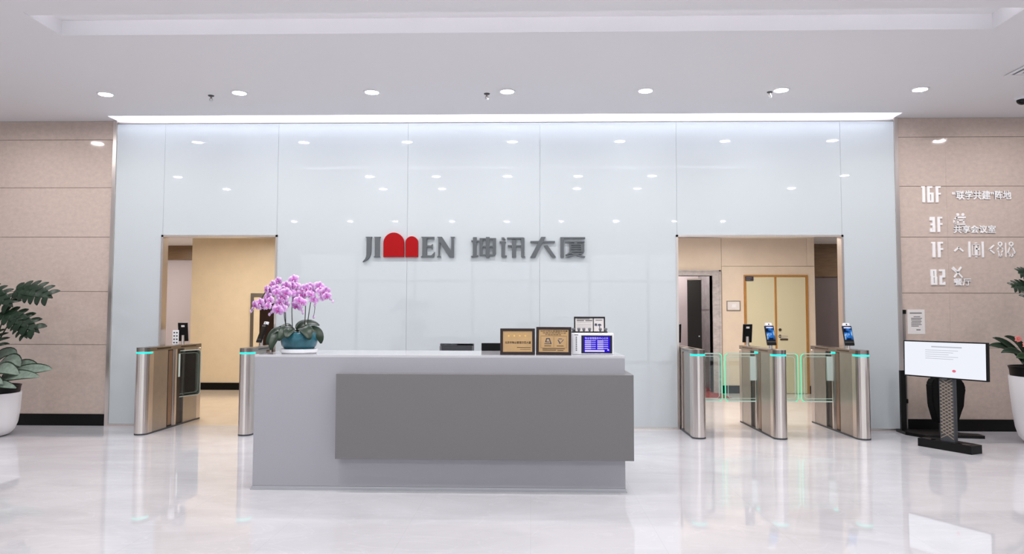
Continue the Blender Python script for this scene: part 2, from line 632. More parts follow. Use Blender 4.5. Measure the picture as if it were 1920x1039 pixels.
t.box(PX0, PX1 + 0.145, BY - 0.065, BY - 0.05, PZ + 0.075, PZ + 0.1)
d2 = struct('door_2', t, M['marble'])
# what one sees through the portal: marble side wall, dark cabin door leaf, pale back wall
w = MB()
w.box(PX1 + 0.12, PX1 + 0.3, BY + 0.2, 6.2, 0, 1.52)
w.box(PX1 + 0.12, PX1 + 0.3, BY + 0.2, 6.2, 1.57, CZ)
w.box(PX1 + 0.105, PX1 + 0.3, BY + 0.2, 6.2, 1.52, 1.57)
struct('wall_lift_side', w, M['marble_dark'])
struct('wall_lift_back', MB().box(1.0, PX1 + 0.12, 6.0, 6.2, 0, CZ), M['lilac'])
struct('wall_lift_end', MB().box(0.8, 1.0, WT, 6.2, 0, CZ), M['white_paint'])
# dark side corridor on the far right
w = MB().box(5.1, 9, 5.6, 5.8, 0, 2.17)
struct('wall_dark_lower', w, M['dark_mauve'])
w = MB().box(5.1, 9, 5.56, 5.8, 2.17, CZ)
struct('wall_dark_upper', w, M['dark_veneer'])
struct('wall_dark_end', MB().box(9.0, 9.2, WT, 5.8, 0, CZ), M['dark_mauve'])
struct('wall_dark_return', MB().box(4.95, 5.1, BY + 0.2, 5.8, 0, CZ), M['peach_rear'])

# double door
dr = bpy.data.objects.new('door_1', None)
COL.objects.link(dr)
dr.location = (4.43, BY, 0)
dr['kind'] = 'structure'
fr = MB()
fr.box(-0.572, -0.532, -0.03, 0.0, 0, 2.135)
fr.box(0.532, 0.572, -0.03, 0.0, 0, 2.135)
fr.box(-0.532, 0.532, -0.03, 0.0, 2.10, 2.135)
fr.build('door_frame', M['ochre'], dr)
MB().box(-0.530, -0.026, -0.02, 0.0, 0.01, 2.098).build('door_leaf', M['cream_door'], dr)
rl = MB().box(0.010, 0.530, -0.02, 0.0, 0.01, 2.098).build('door_leaf', M['cream_door'], dr)
MB().box(-0.026, 0.010, -0.026, 0.0, 0.01, 2.10).build('meeting_stile', M['ochre'], dr)
hb = MB()
hb.cyl((0.055, -0.02, 1.03), (0.055, -0.032, 1.03), 0.028)
hb.cyl((0.055, -0.03, 1.03), (0.055, -0.07, 1.03), 0.010)
hb.tube([(0.055, -0.066, 1.03), (0.11, -0.068, 1.03), (0.18, -0.066, 1.026)], 0.010)
hb.build('door_handle', M['chrome'], rl)
MB().cyl((0.06, -0.02, 1.145), (0.06, -0.034, 1.145), 0.026).build('door_lock', M['steel_lid'], rl)
MB().box(0.06, 0.20, -0.028, -0.02, 0.955, 0.985).build('door_plate', M['chrome'], rl)

# ------------------------------------------------------------------ ceiling fixtures


def downlight(label, x, y, z=H, r=0.072, m='lamp', group=None):
    t = thing('recessed_downlight', label, 'ceiling light', (x, y, z), 0, group)
    MB().lathe([(r, 0.0), (r + 0.022, 0.0), (r + 0.022, -0.006), (r + 0.010, -0.012), (r, -0.010), (r, 0.0)], caps=False).build('trim_ring', M['white_plastic'], t, True, 0.7)
    MB().lathe([(0, -0.004), (r, -0.004)], caps=False).build('diffuser', M[m], t)
    return t


row = [-4.747, -3.229, -1.754, -0.262, 1.248, 2.716, 4.203]
words = ['round ceiling downlight at the left end of the row, above the left wall corner',
         'round ceiling downlight second from the left, just right of the left sprinkler',
         'round ceiling downlight third from the left, above the red arch of the sign',
         'round ceiling downlight mid row, just right of the middle sprinkler',
         'round ceiling downlight third from the right, between the sign and the right opening',
         'round ceiling downlight second from the right, touching the right sprinkler',
         'round ceiling downlight at the right end of the row, above the right wall corner']
first = downlight(words[0], row[0], -1.153, group='row of downlights before the glass wall')
for x, wd in list(zip(row, words))[1:]:
    dup(first, (x, -1.18, H), 0, wd)
off = 'round ceiling downlight outside the frame, not in the row before the glass wall'
proto = None
for y, xs in ((-3.76, [-6.28, -2.85, -1.67, -0.41, 0.83, 2.12, 5.45]), (-5.03, [-5.93, -2.87, -1.72, 0.88, 2.05, 4.98]),
              (-9.94, [-6.18, -4.71, -3.52, -2.05, -0.62, 0.78, 2.2, 3.7, 4.94]),
              (-1.18, [-6.22, 5.69])):
    for x in xs:
        if proto is None:
            proto = downlight(off, x, y, group='downlights outside the frame')
        else:
            dup(proto, (x, y, H), 0, off)
cw = 'round warm downlight unseen above the opening in the corridor ceiling'
proto = None
for x, y in ((-5.4, 3.0), (-3.9, 3.0), (-5.0, 1.4), (-7.4, 4.6), (2.4, 2.6), (4.0, 2.6), (3.2, 1.2), (1.6, 1.2), (6.9, 4.3), (2.75, 5.25)):  # final pair added to brighten the dark side corridor and lift recess
    if proto is None:
        proto = downlight(cw, x, y, CZ, 0.09, 'lamp_warm', 'corridor downlights')
    else:
        dup(proto, (x, y, CZ), 0, cw)

s = MB().box(XL + 0.03, XR - 0.03, -0.090, -0.055, H + 0.195, H + 0.219).build('cove_light', M['cove'])
tag(s, 'long white light strip in the ceiling slot above the glass wall', 'cove light')
s = MB().box(GX0 + 0.05, GX1 - 0.05, GY0 + 0.008, GY0 + 0.030, H + 0.023, H + 0.030).build('cove_light', M['tray_strip'])
tag(s, 'light strip hidden inside the shallow ceiling tray above the desk', 'cove light')


def sprinkler(label, x, y):
    t = thing('fire_sprinkler', label, 'sprinkler', (x, y, H), 0, 'ceiling sprinklers')
    MB().lathe([(0, 0), (0.034, 0), (0.030, -0.008), (0.012, -0.012), (0, -0.012)], n=20).build('escutcheon', M['dark_grey'], t, True, 0.6)
    b = MB().cyl((0, 0, -0.01), (0, 0, -0.035), 0.010, 12)
    b.tube([(0.010, 0, -0.03), (0.017, 0, -0.045), (0.004, 0, -0.062)], 0.003)
    b.tube([(-0.010, 0, -0.03), (-0.017, 0, -0.045), (-0.004, 0, -0.062)], 0.003)
    b.build('sprinkler_head', M['steel_lid'], t)
    MB().lathe([(0, -0.060), (0.022, -0.060), (0.022, -0.064), (0, -0.064)], n=18).build('deflector', M['chrome'], t)
    return t


sp = sprinkler('small ceiling sprinkler left of the second downlight from the left', -3.593, -1.07)
dup(sp, (-0.491, -1.09, H), 0, 'small ceiling sprinkler just left of the middle downlight')
dup(sp, (2.62, -1.10, H), 0, 'small ceiling sprinkler left of the second downlight from the right')
t = thing('dome_camera', 'dark ceiling dome at the right edge of the photo above the beige wall', 'camera', (5.50, -0.86, H))
MB().lathe([(0, 0), (0.075, 0), (0.075, -0.022), (0.062, -0.032), (0, -0.032)]).build('mounting_ring', M['white_plastic'], t, True, 0.6)
MB().lathe([(0.060, -0.030)] + [(0.060 * math.cos(a), -0.032 - 0.055 * math.sin(a)) for a in [k * PI / 16 for k in range(1, 8)]] + [(0, -0.087)], caps=False).build('dome', M['black_gloss'], t, True)
t = thing('air_diffuser', 'square ceiling air vent cut off by the right frame edge', 'air vent', (5.12, -1.92, H))
v = MB()
for k, a in enumerate((0.30, 0.235, 0.17, 0.105)):
    zt = -0.012 - 0.004 * k
    for s0, s1, t0, t1 in ((-a, a, -a, -a + 0.04), (-a, a, a - 0.04, a), (-a, -a + 0.04, -a + 0.04, a - 0.04), (a - 0.04, a, -a + 0.04, a - 0.04)):
        v.box(s0, s1, t0, t1, zt, zt + 0.006)
v.build('louvre', M['ceiling'], t)
MB().box(-0.28, 0.28, -0.28, 0.28, -0.006, 0.0).build('backing', M['mid_grey'], t)

# corridor ceiling details and wall fittings seen through the openings
for lab, x0, x1 in (('dark slot vent in the corridor ceiling above the lift portal', 2.55, 3.25), ('dark slot vent in the corridor ceiling above the left door leaf', 3.72, 4.38), ('dark slot vent in the corridor ceiling above the right door leaf', 4.45, 5.05)):
    t = thing('slot_vent', lab, 'air vent', ((x0 + x1) / 2, 3.85, CZ), 0, 'slot vents in the right corridor ceiling')
    hw = (x1 - x0) / 2
    MB().box(-hw, hw, -0.10, 0.10, -0.004, 0).build('slot', M['black'], t)
    v = MB()
    v.box(-hw - 0.02, hw + 0.02, -0.13, -0.10, -0.012, 0)
    v.box(-hw - 0.02, hw + 0.02, 0.10, 0.13, -0.012, 0)
    v.box(-hw - 0.02, -hw, -0.10, 0.10, -0.012, 0)
    v.box(hw, hw + 0.02, -0.10, 0.10, -0.012, 0)
    v.build('vent_frame', M['ceiling'], t)

t = thing('wall_plaque', 'square white plaque on the peach wall between lift portal and double door', 'sign', (3.667, BY, 1.575))
v = MB()
v.box(-0.125, 0.125, -0.018, 0, -0.092, 0.092, 0.003)
v.build('plaque_frame', M['steel_side'], t)
MB().box(-0.108, 0.108, -0.021, -0.018, -0.075, 0.075).build('plaque_face', M['paper'], t)
MB().box(-0.035, 0.045, -0.023, -0.021, -0.03, 0.03).build('plaque_picture', M['white_plastic'], t)
t = thing('room_sign', 'small dark room sign at the top left corner of the cream double door', 'sign', (3.95, BY - 0.03, 2.068))
MB().box(-0.075, 0.075, -0.012, 0, -0.04, 0.04, 0.003).build('plate', mat('navy_plate', (44, 42, 66), 0.4), t)
v = MB()
v.box(-0.06, 0.045, -0.0135, -0.012, 0.006, 0.020)
v.box(-0.06, 0.02, -0.0135, -0.012, -0.022, -0.012)
v.build('lettering', M['paper_ink'], t)
t = thing('lift_door_leaf', 'black door leaf standing ajar inside the marble lift portal', 'door', (3.10, 4.95, 0.010), -0.35)
MB().box(-0.13, 0.13, -0.03, 0.03, 0.0, 2.06).build('leaf', M['black_gloss'], t)
MB().box(-0.135, 0.135, -0.035, 0.035, 2.06, 2.085).build('top_rail', M['steel'], t)
MB().cyl((0.09, -0.03, 1.0), (0.09, -0.075, 1.0), 0.012).build('door_knob', M['chrome'], t)
v = MB().box(2.05, 3.40, 3.55, 5.9, 0, 0.008)
tag(v.build('red_mat', M['red_mat']), 'red mat on the floor at the marble lift portal', 'mat')
v = MB()
v.box(-0.03, 0.03, -0.03, 0.03, 0, 2.12)
tag(v.build('door_post', M['black']), 'thin dark post at the left side inside the lift portal', 'post')
bpy.data.objects['door_post'].location = (2.66, 5.6, 0)

t = thing('fire_cabinet', 'steel framed cabinet with dark door on the beige corridor wall behind the orchid', 'cabinet', (-4.86, 4.507, 0.25))
v = MB()
v.box(-0.34, -0.28, -0.06, 0, 0, 1.54)
v.box(0.28, 0.34, -0.06, 0, 0, 1.54)
v.box(-0.28, 0.28, -0.06, 0, 1.47, 1.54)
v.box(-0.28, 0.28, -0.06, 0, 0, 0.07)
v.build('cabinet_frame', M['steel_side'], t)
MB().box(-0.17, 0.27, -0.045, 0, 0.08, 1.42).build('cabinet_door', mat('dark_brown_glass', (46, 34, 30), 0.15), t)
MB().box(-0.28, -0.17, -0.05, 0, 0.07, 1.47).build('side_strip', M['tan_rear'], t)

# ------------------------------------------------------------------ signs on the glass wall


def wx(cx):
    return -2.094 + (660 + cx / 4.174 - 680) * 0.006624


def wz(cy):
    return 2.359 - (410 + cy / 4.174 - 444) * 0.00664


def sign_piece(name, polys, m, parent, depth=0.03, label=None):
    mb = MB()
    for k, p in enumerate(polys):
        mb.prism([(wx(a), wz(b)) for a, b in p], XZ(-0.018), -0.006, depth + 0.0006 * k)
    o = mb.build(name, m, parent)
    o.location = -parent.location
    if label:
        o['label'] = label
    return o


def rect(a, b, c, d):
    return [(a, b), (c, b), (c, d), (a, d)]


def arch(x0, x1, top, bot):
    r = (x1 - x0) / 2
    cx, cy = (x0 + x1) / 2, top + r
    return [(x1, bot)] + [(cx + r * math.cos(k * PI / 24), cy - r * math.sin(k * PI / 24)) for k in range(25)] + [(x0, bot)]


sg = thing('logo_sign', 'raised grey letters with two red arches on the glass wall', 'sign', (-1.52, -0.018, 2.10))
J = [(105, 143), (157, 143), (150, 153), (150, 255), (147, 280), (138, 305), (120, 325), (85, 341), (88, 334), (103, 318), (111, 300), (114, 280), (114, 153)]
I = [(172, 143), (224, 143), (216, 153), (216, 292), (224, 302), (170, 302), (180, 292), (180, 153)]
E_ = [(541, 143), (645, 143), (645, 165), (636, 158), (588, 156), (588, 210), (622, 210), (633, 200), (633, 242), (622, 225), (588, 225), (588, 289), (625, 288), (650, 262), (645, 302), (541, 302), (553, 290), (553, 153)]
N = [(668, 143), (706, 143), (780, 255), (780, 153), (772, 143), (808, 143), (801, 153), (801, 303), (765, 303), (690, 185), (690, 290), (702, 302), (668, 302), (678, 290), (678, 153)]
sign_piece('letter', [J], M['sign_grey'], sg)
sign_piece('letter', [I], M['sign_grey'], sg)
sign_piece('arch', [arch(247, 409, 110, 301)], M['sign_red'], sg, label='large red arch')
sign_piece('arch', [arch(420, 519, 139, 301)], M['sign_red'], sg, label='small red arch')
sign_piece('letter', [E_], M['sign_grey'], sg)
sign_piece('letter', [N], M['sign_grey'], sg)

sg = thing('building_name_sign', 'four raised grey Chinese characters on the glass wall, right of the red arches', 'sign', (0.0, -0.018, 2.10))
kun = [rect(950, 146, 979, 300), rect(937, 170, 994, 182), [(933, 294), (990, 286), (990, 298), (940, 303)],
       [(1002, 153), (1130, 153), (1130, 275), (1122, 290), (1104, 292), (1104, 165), (1026, 165), (1026, 292), (1002, 292)],
       rect(1026, 213, 1104, 224), rect(1020, 280, 1112, 292), rect(1051, 145, 1080, 306)]
xun = [[(1172, 148), (1194, 148), (1204, 165), (1180, 165)], rect(1158, 178, 1207, 189),
       [(1172, 184), (1200, 184), (1200, 288), (1216, 290), (1212, 303), (1176, 303), (1172, 298)],
       rect(1216, 148, 1345, 160), [(1326, 150), (1352, 150), (1352, 292), (1360, 300), (1356, 305), (1334, 305), (1326, 298)],
       rect(1222, 208, 1326, 220), rect(1255, 168, 1288, 304)]
da = [rect(1398, 176, 1590, 189), [(1482, 144), (1517, 144), (1438, 304), (1398, 304)], [(1502, 212), (1532, 208), (1598, 302), (1566, 304)]]
sha = [[(1632, 146), (1825, 146), (1825, 157), (1660, 157), (1660, 304), (1632, 304)], rect(1672, 176, 1820, 187),
       [(1742, 186), (1764, 186), (1754, 200), (1732, 200)], rect(1703, 197, 1718, 264), rect(1790, 197, 1818, 258), rect(1706, 197, 1815, 206),
       rect(1716, 215, 1794, 221), rect(1716, 233, 1794, 239), rect(1703, 252, 1818, 262),
       [(1706, 262), (1728, 262), (1684, 288), (1672, 284)], rect(1700, 268, 1800, 277), [(1782, 268), (1812, 268), (1700, 304), (1672, 302)],
       [(1716, 277), (1740, 275), (1826, 296), (1822, 304), (1800, 304)]]
for p in (kun, xun, da, sha):
    sign_piece('character', p, M['sign_grey'], sg)

# ------------------------------------------------------------------ directory on the right stone wall
GLY = {  # blocky condensed figures, 28 units tall, y down: (width, outlines)
    '1': (6.4, [[(0, 0), (6.4, 0), (6.4, 28), (1.8, 28), (1.8, 3), (0, 3)]]),
    '6': (11.2, [[(0, 0), (9.5, 0), (9.5, 3.2), (4.6, 3.2), (4.6, 28), (0, 28)], [(4.6, 11), (11.2, 11), (11.2, 28), (6.9, 28), (6.9, 14.2), (4.6, 14.2)], [(4.6, 25), (6.9, 25), (6.9, 28), (4.6, 28)]]),
    'F': (9, [[(0, 0), (9, 0), (9, 3.2), (4.6, 3.2), (4.6, 28), (0, 28)], [(4.6, 11.5), (9, 11.5), (9, 14.7), (4.6, 14.7)]]),
    '3': (9.8, [[(0, 0), (9.2, 0), (9.8, 28), (5, 28), (4.6, 3.2), (4.6, 6.8), (0, 6.8)], [(1.5, 12), (5, 12), (5, 15.8), (1.5, 15.8)], [(0, 21), (4, 21), (4, 25), (5.2, 25), (5.2, 28), (0, 28)]]),
    'B': (11.2, [[(0, 0), (10.2, 0), (10.2, 12.5), (11.2, 14), (11.2, 28), (7, 28), (6.4, 3), (4.6, 3), (5.2, 28), (0.8, 28), (0.8, 13.5), (0, 12.5)], [(5.2, 25), (7, 25), (7, 28), (5.2, 28)], [(4.8, 12.4), (6.8, 12.4), (6.8, 14.8), (4.8, 14.8)]]),
    '2': (9.8, [[(0, 0), (9.8, 0), (9.8, 14.7), (4.6, 14.7), (4.6, 25), (6.4, 25), (6.4, 22.6), (9.8, 22.6), (9.8, 28), (0, 28), (0, 11.2), (5.2, 11.2), (5.2, 3.6), (0, 3.6)]]),
}


def figures(txt, x0, x1, z0, z1, parent):
    wid = [GLY[ch][0] for ch in txt]
    cell = (x1 - x0) / (sum(wid) + 4.2 * (len(txt) - 1))
    u = 0.0
    for ch in txt:
        mb = MB()
        for j, p in enumerate(GLY[ch][1]):
            mb.prism([(x0 + (u + a) * cell, z1 - b / 28 * (z1 - z0)) for a, b in p], XZ(0.0), 0.0, 0.014 + 0.0004 * j)
        u += GLY[ch][0] + 4.2
        o = mb.build('figure', M['sign_white'], parent)
        o.location = -parent.location


def shift(o, parent):
    o.location = -parent.location
    return o


def ring(mb, cx, cz, r, w=0.012, n=20, d=0.01):
    outer = [(cx + r * math.cos(2 * PI * k / n), cz + r * math.sin(2 * PI * k / n)) for k in range(n)]
    inner = [(cx + (r - w) * math.cos(2 * PI * k / n), cz + (r - w) * math.sin(2 * PI * k / n)) for k in range(n)]
    for k in range(n):
        k2 = (k + 1) % n
        mb.prism([outer[k], outer[k2], inner[k2], inner[k]], XZ(0), 0, d)


def bars(mb, pts, w=0.012, d=0.01, close=False):
    if close:
        pts = pts + [pts[0]]
    for (a, b), (c, e) in zip(pts, pts[1:]):
        L = math.hypot(c - a, e - b)
        nx, nz = -(e - b) / L * w / 2, (c - a) / L * w / 2
        ex, ez = (c - a) / L * w * 0.3, (e - b) / L * w * 0.3
        mb.prism([(a + nx - ex, b + nz - ez), (c + nx + ex, e + nz + ez), (c - nx + ex, e - nz + ez), (a - nx - ex, b - nz - ez)], XZ(0), 0, d)


grp = 'floor directory rows on the right beige wall'
t = thing('directory_row', 'white raised 16F row of the floor directory, topmost of its four rows', 'sign', (5.3, 0, 2.88), 0, grp)
figures('16F', 4.800, 5.035, 2.785, 2.985, t)
shift(lettering('lettering', '\u201c\u8054\u5b66\u5171\u5efa\u201d\u9635\u5730', M['sign_white'], t, 5.178, 5.885, 2.822, 2.928, -0.0, 0.012, bold=0.022), t)
t = thing('directory_row', 'white raised 3F row of the floor directory with a meeting icon above its text', 'sign', (5.3, 0, 2.5), 0, grp)
figures('3F', 4.893, 5.045, 2.418, 2.606, t)
ic = MB()
for x in (5.235, 5.298):
    ring(ic, x, 2.635, 0.018, 0.017)
bars(ic, [(5.215, 2.60), (5.325, 2.60)], 0.02)
bars(ic, [(5.225, 2.60), (5.19, 2.575), (5.19, 2.53), (5.21, 2.515), (5.32, 2.515)], 0.014)
bars(ic, [(5.235, 2.575), (5.235, 2.535)], 0.016)
bars(ic, [(5.305, 2.575), (5.305, 2.535)], 0.016)
bars(ic, [(5.235, 2.565), (5.305, 2.565)], 0.014)
shift(ic.build('icon', M['sign_white'], t), t)
shift(lettering('lettering', '\u5171\u4eab\u4f1a\u8bae\u5ba4', M['sign_white'], t, 5.18, 5.685, 2.408, 2.50, -0.0, 0.012, bold=0.022), t)
t = thing('directory_row', 'white raised 1F row of the floor directory with arrows, lift and toilet icons', 'sign', (5.3, 0, 2.2), 0, grp)
figures('1F', 4.905, 5.045, 2.108, 2.298, t)
ic = MB()
bars(ic, [(5.185, 2.185), (5.235, 2.23), (5.285, 2.185)], 0.018)
shift(ic.build('arrow', M['sign_white'], t), t)
ic = MB()
for x in (5.365, 5.525):
    bars(ic, [(x, 2.115), (x, 2.295)], 0.024)
bars(ic, [(5.40, 2.135), (5.49, 2.135), (5.49, 2.265), (5.40, 2.265)], 0.007, close=True)
ring(ic, 5.445, 2.245, 0.013, 0.0125)
bars(ic, [(5.445, 2.225), (5.445, 2.15)], 0.030)
bars(ic, [(5.445, 2.215), (5.478, 2.205)], 0.016)
bars(ic, [(5.435, 2.285), (5.455, 2.285)], 0.012)
bars(ic, [(5.435, 2.115), (5.455, 2.115)], 0.012)
shift(ic.build('lift_icon', M['sign_white'], t), t)
ic = MB()
bars(ic, [(5.66, 2.255), (5.605, 2.205), (5.66, 2.16)], 0.016)
shift(ic.build('arrow', M['sign_white'], t), t)
ic = MB()
for x in (5.735, 5.868):
    ring(ic, x, 2.273, 0.028, 0.013)
bars(ic, [(5.72, 2.235), (5.75, 2.235), (5.77, 2.20), (5.752, 2.165), (5.748, 2.12), (5.722, 2.12), (5.718, 2.165), (5.70, 2.20)], 0.012, close=True)
bars(ic, [(5.802, 2.115), (5.802, 2.285)], 0.012)
bars(ic, [(5.855, 2.235), (5.881, 2.235), (5.915, 2.158), (5.885, 2.158), (5.885, 2.12), (5.851, 2.12), (5.851, 2.158), (5.822, 2.158)], 0.012, close=True)
shift(ic.build('toilet_icon', M['sign_white'], t), t)
t = thing('directory_row', 'white raised B2 row of the floor directory with crossed cutlery, lowest of its rows', 'sign', (5.2, 0, 1.88), 0, grp)
figures('B2', 4.885, 5.06, 1.771, 1.960, t)
ic = MB()
bars(ic, [(5.165, 1.985), (5.265, 1.865)], 0.018)
bars(ic, [(5.255, 1.985), (5.175, 1.865)], 0.018)
bars(ic, [(5.15, 1.97), (5.195, 1.93)], 0.018)
shift(ic.build('icon', M['sign_white'], t), t)
shift(lettering('lettering', '\u9910\u5385', M['sign_white'], t, 5.165, 5.37, 1.765, 1.85, -0.0, 0.012, bold=0.022), t)

t = thing('notice_sheet', 'white printed notice taped to the right beige wall above the kiosk', 'notice', (4.70, 0, 1.32))
MB().box(-0.105, 0.105, -0.003, 0, -0.15, 0.15).build('sheet', M['paper'], t)
v = MB()
v.box(-0.075, 0.07, -0.0036, -0.003, 0.098, 0.112)
for k, (a, b2) in enumerate(((-0.03, 0.05), (-0.06, 0.07), (-0.06, 0.06), (-0.055, 0.065), (-0.06, 0.055), (-0.06, 0.065), (-0.06, 0.03))):
    v.box(a, b2, -0.0036, -0.003, 0.056 - k * 0.019, 0.066 - k * 0.019)
v.box(0.0, 0.05, -0.0036, -0.003, -0.105, -0.092)
v.build('print', M['paper_ink'], t)

# access fittings beside the glass wall
t = thing('cable_conduit', 'thin pale cable duct running down the right edge of the glass wall', 'cable', (4.548, 0, 0))
MB().box(-0.014, 0.014, -0.022, 0.0, 0.02, 1.46).build('duct', M['steel_side'], t)
for z in (1.44, 0.90, 0.36):
    MB().box(-0.02, 0.02, -0.030, -0.022, z - 0.025, z + 0.025).build('clip', M['black'], t)

# ------------------------------------------------------------------ reception desk
DX0, DX1, DY, DH = -2.200, 0.740, -3.302, 1.062
dk = thing('reception_desk', 'long grey reception desk with a darker raised front panel', 'desk', (-0.73, DY, 0))
v = MB()
v.box(DX0 + 0.73, DX1 + 0.73, 0, 0.78, 0.03, DH - 0.02, 0.002)
v.build('carcass', M['desk'], dk)
MB().box(DX0 + 0.73, DX1 + 0.73, 0.0, 0.80, DH - 0.02, DH, 0.0015).build('countertop', M['desk_top'], dk)
v = MB()
v.box(-0.790, 1.525, -0.098, 0.0, 0.262, 0.920, 0.002)
v.box(1.4705, 1.525, 0.0, 0.60, 0.262, 0.920, 0.0)
v.build('front_panel', M['desk_dark'], dk)
v = MB()
v.box(DX0 + 0.73 - 0.012, DX1 + 0.73 + 0.012, -0.012, 0.79, 0, 0.012)
v.box(DX0 + 0.73 - 0.004, DX1 + 0.73 + 0.004, -0.004, 0.785, 0.012, 0.03)
v.build('plinth', M['kick'], dk)
wt = thing('work_table', 'low grey staff table hidden behind the reception desk', 'table', (-0.73, -2.47, 0))
MB().box(-1.45, 1.45, 0.0, 0.62, 0.70, 0.74).build('tabletop', M['desk'], wt)
for x in (-1.43, 1.43):
    MB().box(x - 0.02, x + 0.02, 0.02, 0.60, 0.0, 0.70).build('side_panel', M['desk'], wt)

# monitor and chair behind the desk
t = thing('monitor', 'black monitor behind the counter, left of the gold plaques', 'monitor', (-0.28, -2.18, 0.74), 0.0)
MB().box(-0.185, 0.185, -0.015, 0.015, 0.10, 0.38, 0.004).build('screen_housing', M['black'], t)
MB().box(-0.17, 0.17, 0.015, 0.017, 0.115, 0.365).build('screen', M['black_gloss'], t)
v = MB()
v.lathe([(0, 0), (0.10, 0), (0.10, 0.008), (0.02, 0.014), (0.018, 0.12), (0, 0.12)], n=24)
v.build('monitor_stand', M['dark_grey'], t)

t = thing('office_chair', 'dark grey office chair mostly hidden behind the reception desk', 'chair', (-0.80, -1.45, 0), PI)
v = MB()
v.box(-0.24, 0.24, -0.24, 0.24, 0.42, 0.50, 0.03)
v.build('seat', M['black_soft'], t)
v = MB()
for k in range(12):
    z0_, z1_ = 0.56 + k * 0.043, 0.56 + (k + 1) * 0.043
    yb = -0.22 - 0.10 * (k / 11)
    v.box(-0.175, 0.175, yb - 0.02, yb + 0.02, z0_, z1_)
v.build('backrest', M['dark_grey'], t)
v = MB()
v.box(-0.185, 0.185, -0.345, -0.30, 1.05, 1.078, 0.008)
v.box(-0.185, -0.165, -0.34, -0.28, 0.56, 1.05)
v.box(0.165, 0.185, -0.34, -0.28, 0.56, 1.05)
v.build('back_frame', M['mid_grey'], t)
v = MB()
v.cyl((0, 0, 0.08), (0, 0, 0.42), 0.028)
v.tube([(0, -0.10, 0.44), (0, -0.26, 0.45), (0, -0.27, 0.60)], 0.022)
v.build('gas_lift', M['black'], t)
for k in range(5):
    a = 2 * PI * k / 5
    lg = MB().tube([(0, 0, 0.10), (0.27 * math.cos(a), 0.27 * math.sin(a), 0.065)], 0.02, 8, 0.014).build('leg', M['black'], t)
    MB().lathe([(0, -0.025), (0.02, -0.02), (0.026, 0), (0.02, 0.02), (0, 0.025)], (0.27 * math.cos(a), 0.27 * math.sin(a), 0.026), 14).build('castor', M['black'], lg, True)
for sx in (-1, 1):
    v = MB()
    v.tube([(sx * 0.22, 0, 0.44), (sx * 0.28, 0, 0.48), (sx * 0.28, 0, 0.66)], 0.014)
    v.box(sx * 0.28 - 0.04, sx * 0.28 + 0.04, -0.13, 0.13, 0.66, 0.69, 0.008)
    v.build('armrest', M['black'], t)

# ------------------------------------------------------------------ objects on the counter
CT = DH


def bez(p0, p1, p2, t):
    return p0 * (1 - t) ** 2 + p1 * (2 * t * (1 - t)) + p2 * t ** 2


def add_leaf(mb, base, ctrl, tip, width, face=Vector((0, -0.4, 1)), n=10, edge=False, fold=0.15, power=0.75):
    base, ctrl, tip = Vector(base), Vector(ctrl), Vector(tip)
    cols = (-1, -0.8, -0.4, 0, 0.4, 0.8, 1)
    rows = []
    for i in range(n + 1):
        t = i / n
        p = bez(base, ctrl, tip, t)
        d = (bez(base, ctrl, tip, min(1, t + 0.02)) - bez(base, ctrl, tip, max(0, t - 0.02))).normalized()
        s = d.cross(Vector(face)).normalized()
        up = s.cross(d).normalized()
        w = max(0.003, width / 2 * (math.sin(PI * (0.03 + 0.96 * t) ** 0.85) ** power))
        rows.append([mb.bm.verts.new(p + s * (w * c) + up * (fold * w * (abs(c) - 0.6 * c * c))) for c in cols])
    for a, b in zip(rows, rows[1:]):
        for k in range(6):
            if edge:
                mb.mi = 1 if k in (0, 5) else 0
            mb.face([a[k], a[k + 1], b[k + 1], b[k]])
    mb.mi = 0


def solid(o, th=0.002):
    m = o.modifiers.new('thickness', 'SOLIDIFY')
    m.thickness = th
    m.offset = 0
    return o


OX, OY = -1.915, -3.08
t = tag(MB().lathe([(0, 0), (0.135, 0), (0.150, 0.012), (0.150, 0.036), (0.144, 0.038), (0.140, 0.016), (0, 0.014)], n=36).build('plant_saucer', M['white_plastic'], None, True, 0.6), 'round white saucer under the teal orchid pot', 'saucer')
t.location = (OX, OY, CT)
oz = CT + 0.0155
orch = thing('potted_orchid', 'pink orchid with drooping sprays in a teal glazed bowl on the desk', 'plant', (OX, OY, oz))
MB().lathe([(0, 0), (0.095, 0), (0.105, 0.006), (0.140, 0.05), (0.152, 0.10), (0.146, 0.150), (0.138, 0.158), (0.134, 0.150), (0.138, 0.10), (0, 0.10)], n=40).build('pot', M['teal'], orch, True, 0.8)
MB().lathe([(0, 0.128), (0.06, 0.13), (0.1335, 0.122), (0.136, 0.10), (0, 0.10)], n=28).build('soil', M['soil'], orch, True)


def oc(cx, cy, dy=0.0):      # a spot of the orchid, in metres from the pot
    return Vector(((440 + cx / 5.77 - 555.5) * 0.0044, dy, 1.098 + (655 - 500 - cy / 5.77) * 0.00437 - oz))


for base, ctrl, tip, wd, dy in (((500, 700), (400, 640), (345, 845), 0.075, -0.06), ((520, 720), (430, 700), (425, 900), 0.085, -0.12), ((600, 690), (480, 640), (330, 690), 0.07, 0.05),
                                ((650, 690), (700, 560), (865, 640), 0.10, 0.04), ((700, 690), (880, 620), (905, 835), 0.10, 0.0), ((680, 700), (760, 600), (835, 790), 0.12, -0.11),
                                ((600, 700), (580, 600), (520, 800), 0.11, -0.14), ((640, 700), (600, 640), (610, 770), 0.10, -0.15), ((560, 700), (470, 600), (400, 660), 0.08, 0.09), ((640, 690), (660, 590), (760, 600), 0.10, 0.10)):
    lf = MB()
    add_leaf(lf, oc(*base, dy * 0.3), oc(*ctrl, dy * 0.8), oc(*tip, dy * 1.25), wd, Vector((0.1, -0.5, 1)), 12, fold=0.25, power=0.55)
    solid(lf.build('leaf', M['leaf_orchid'], orch, True), 0.003)


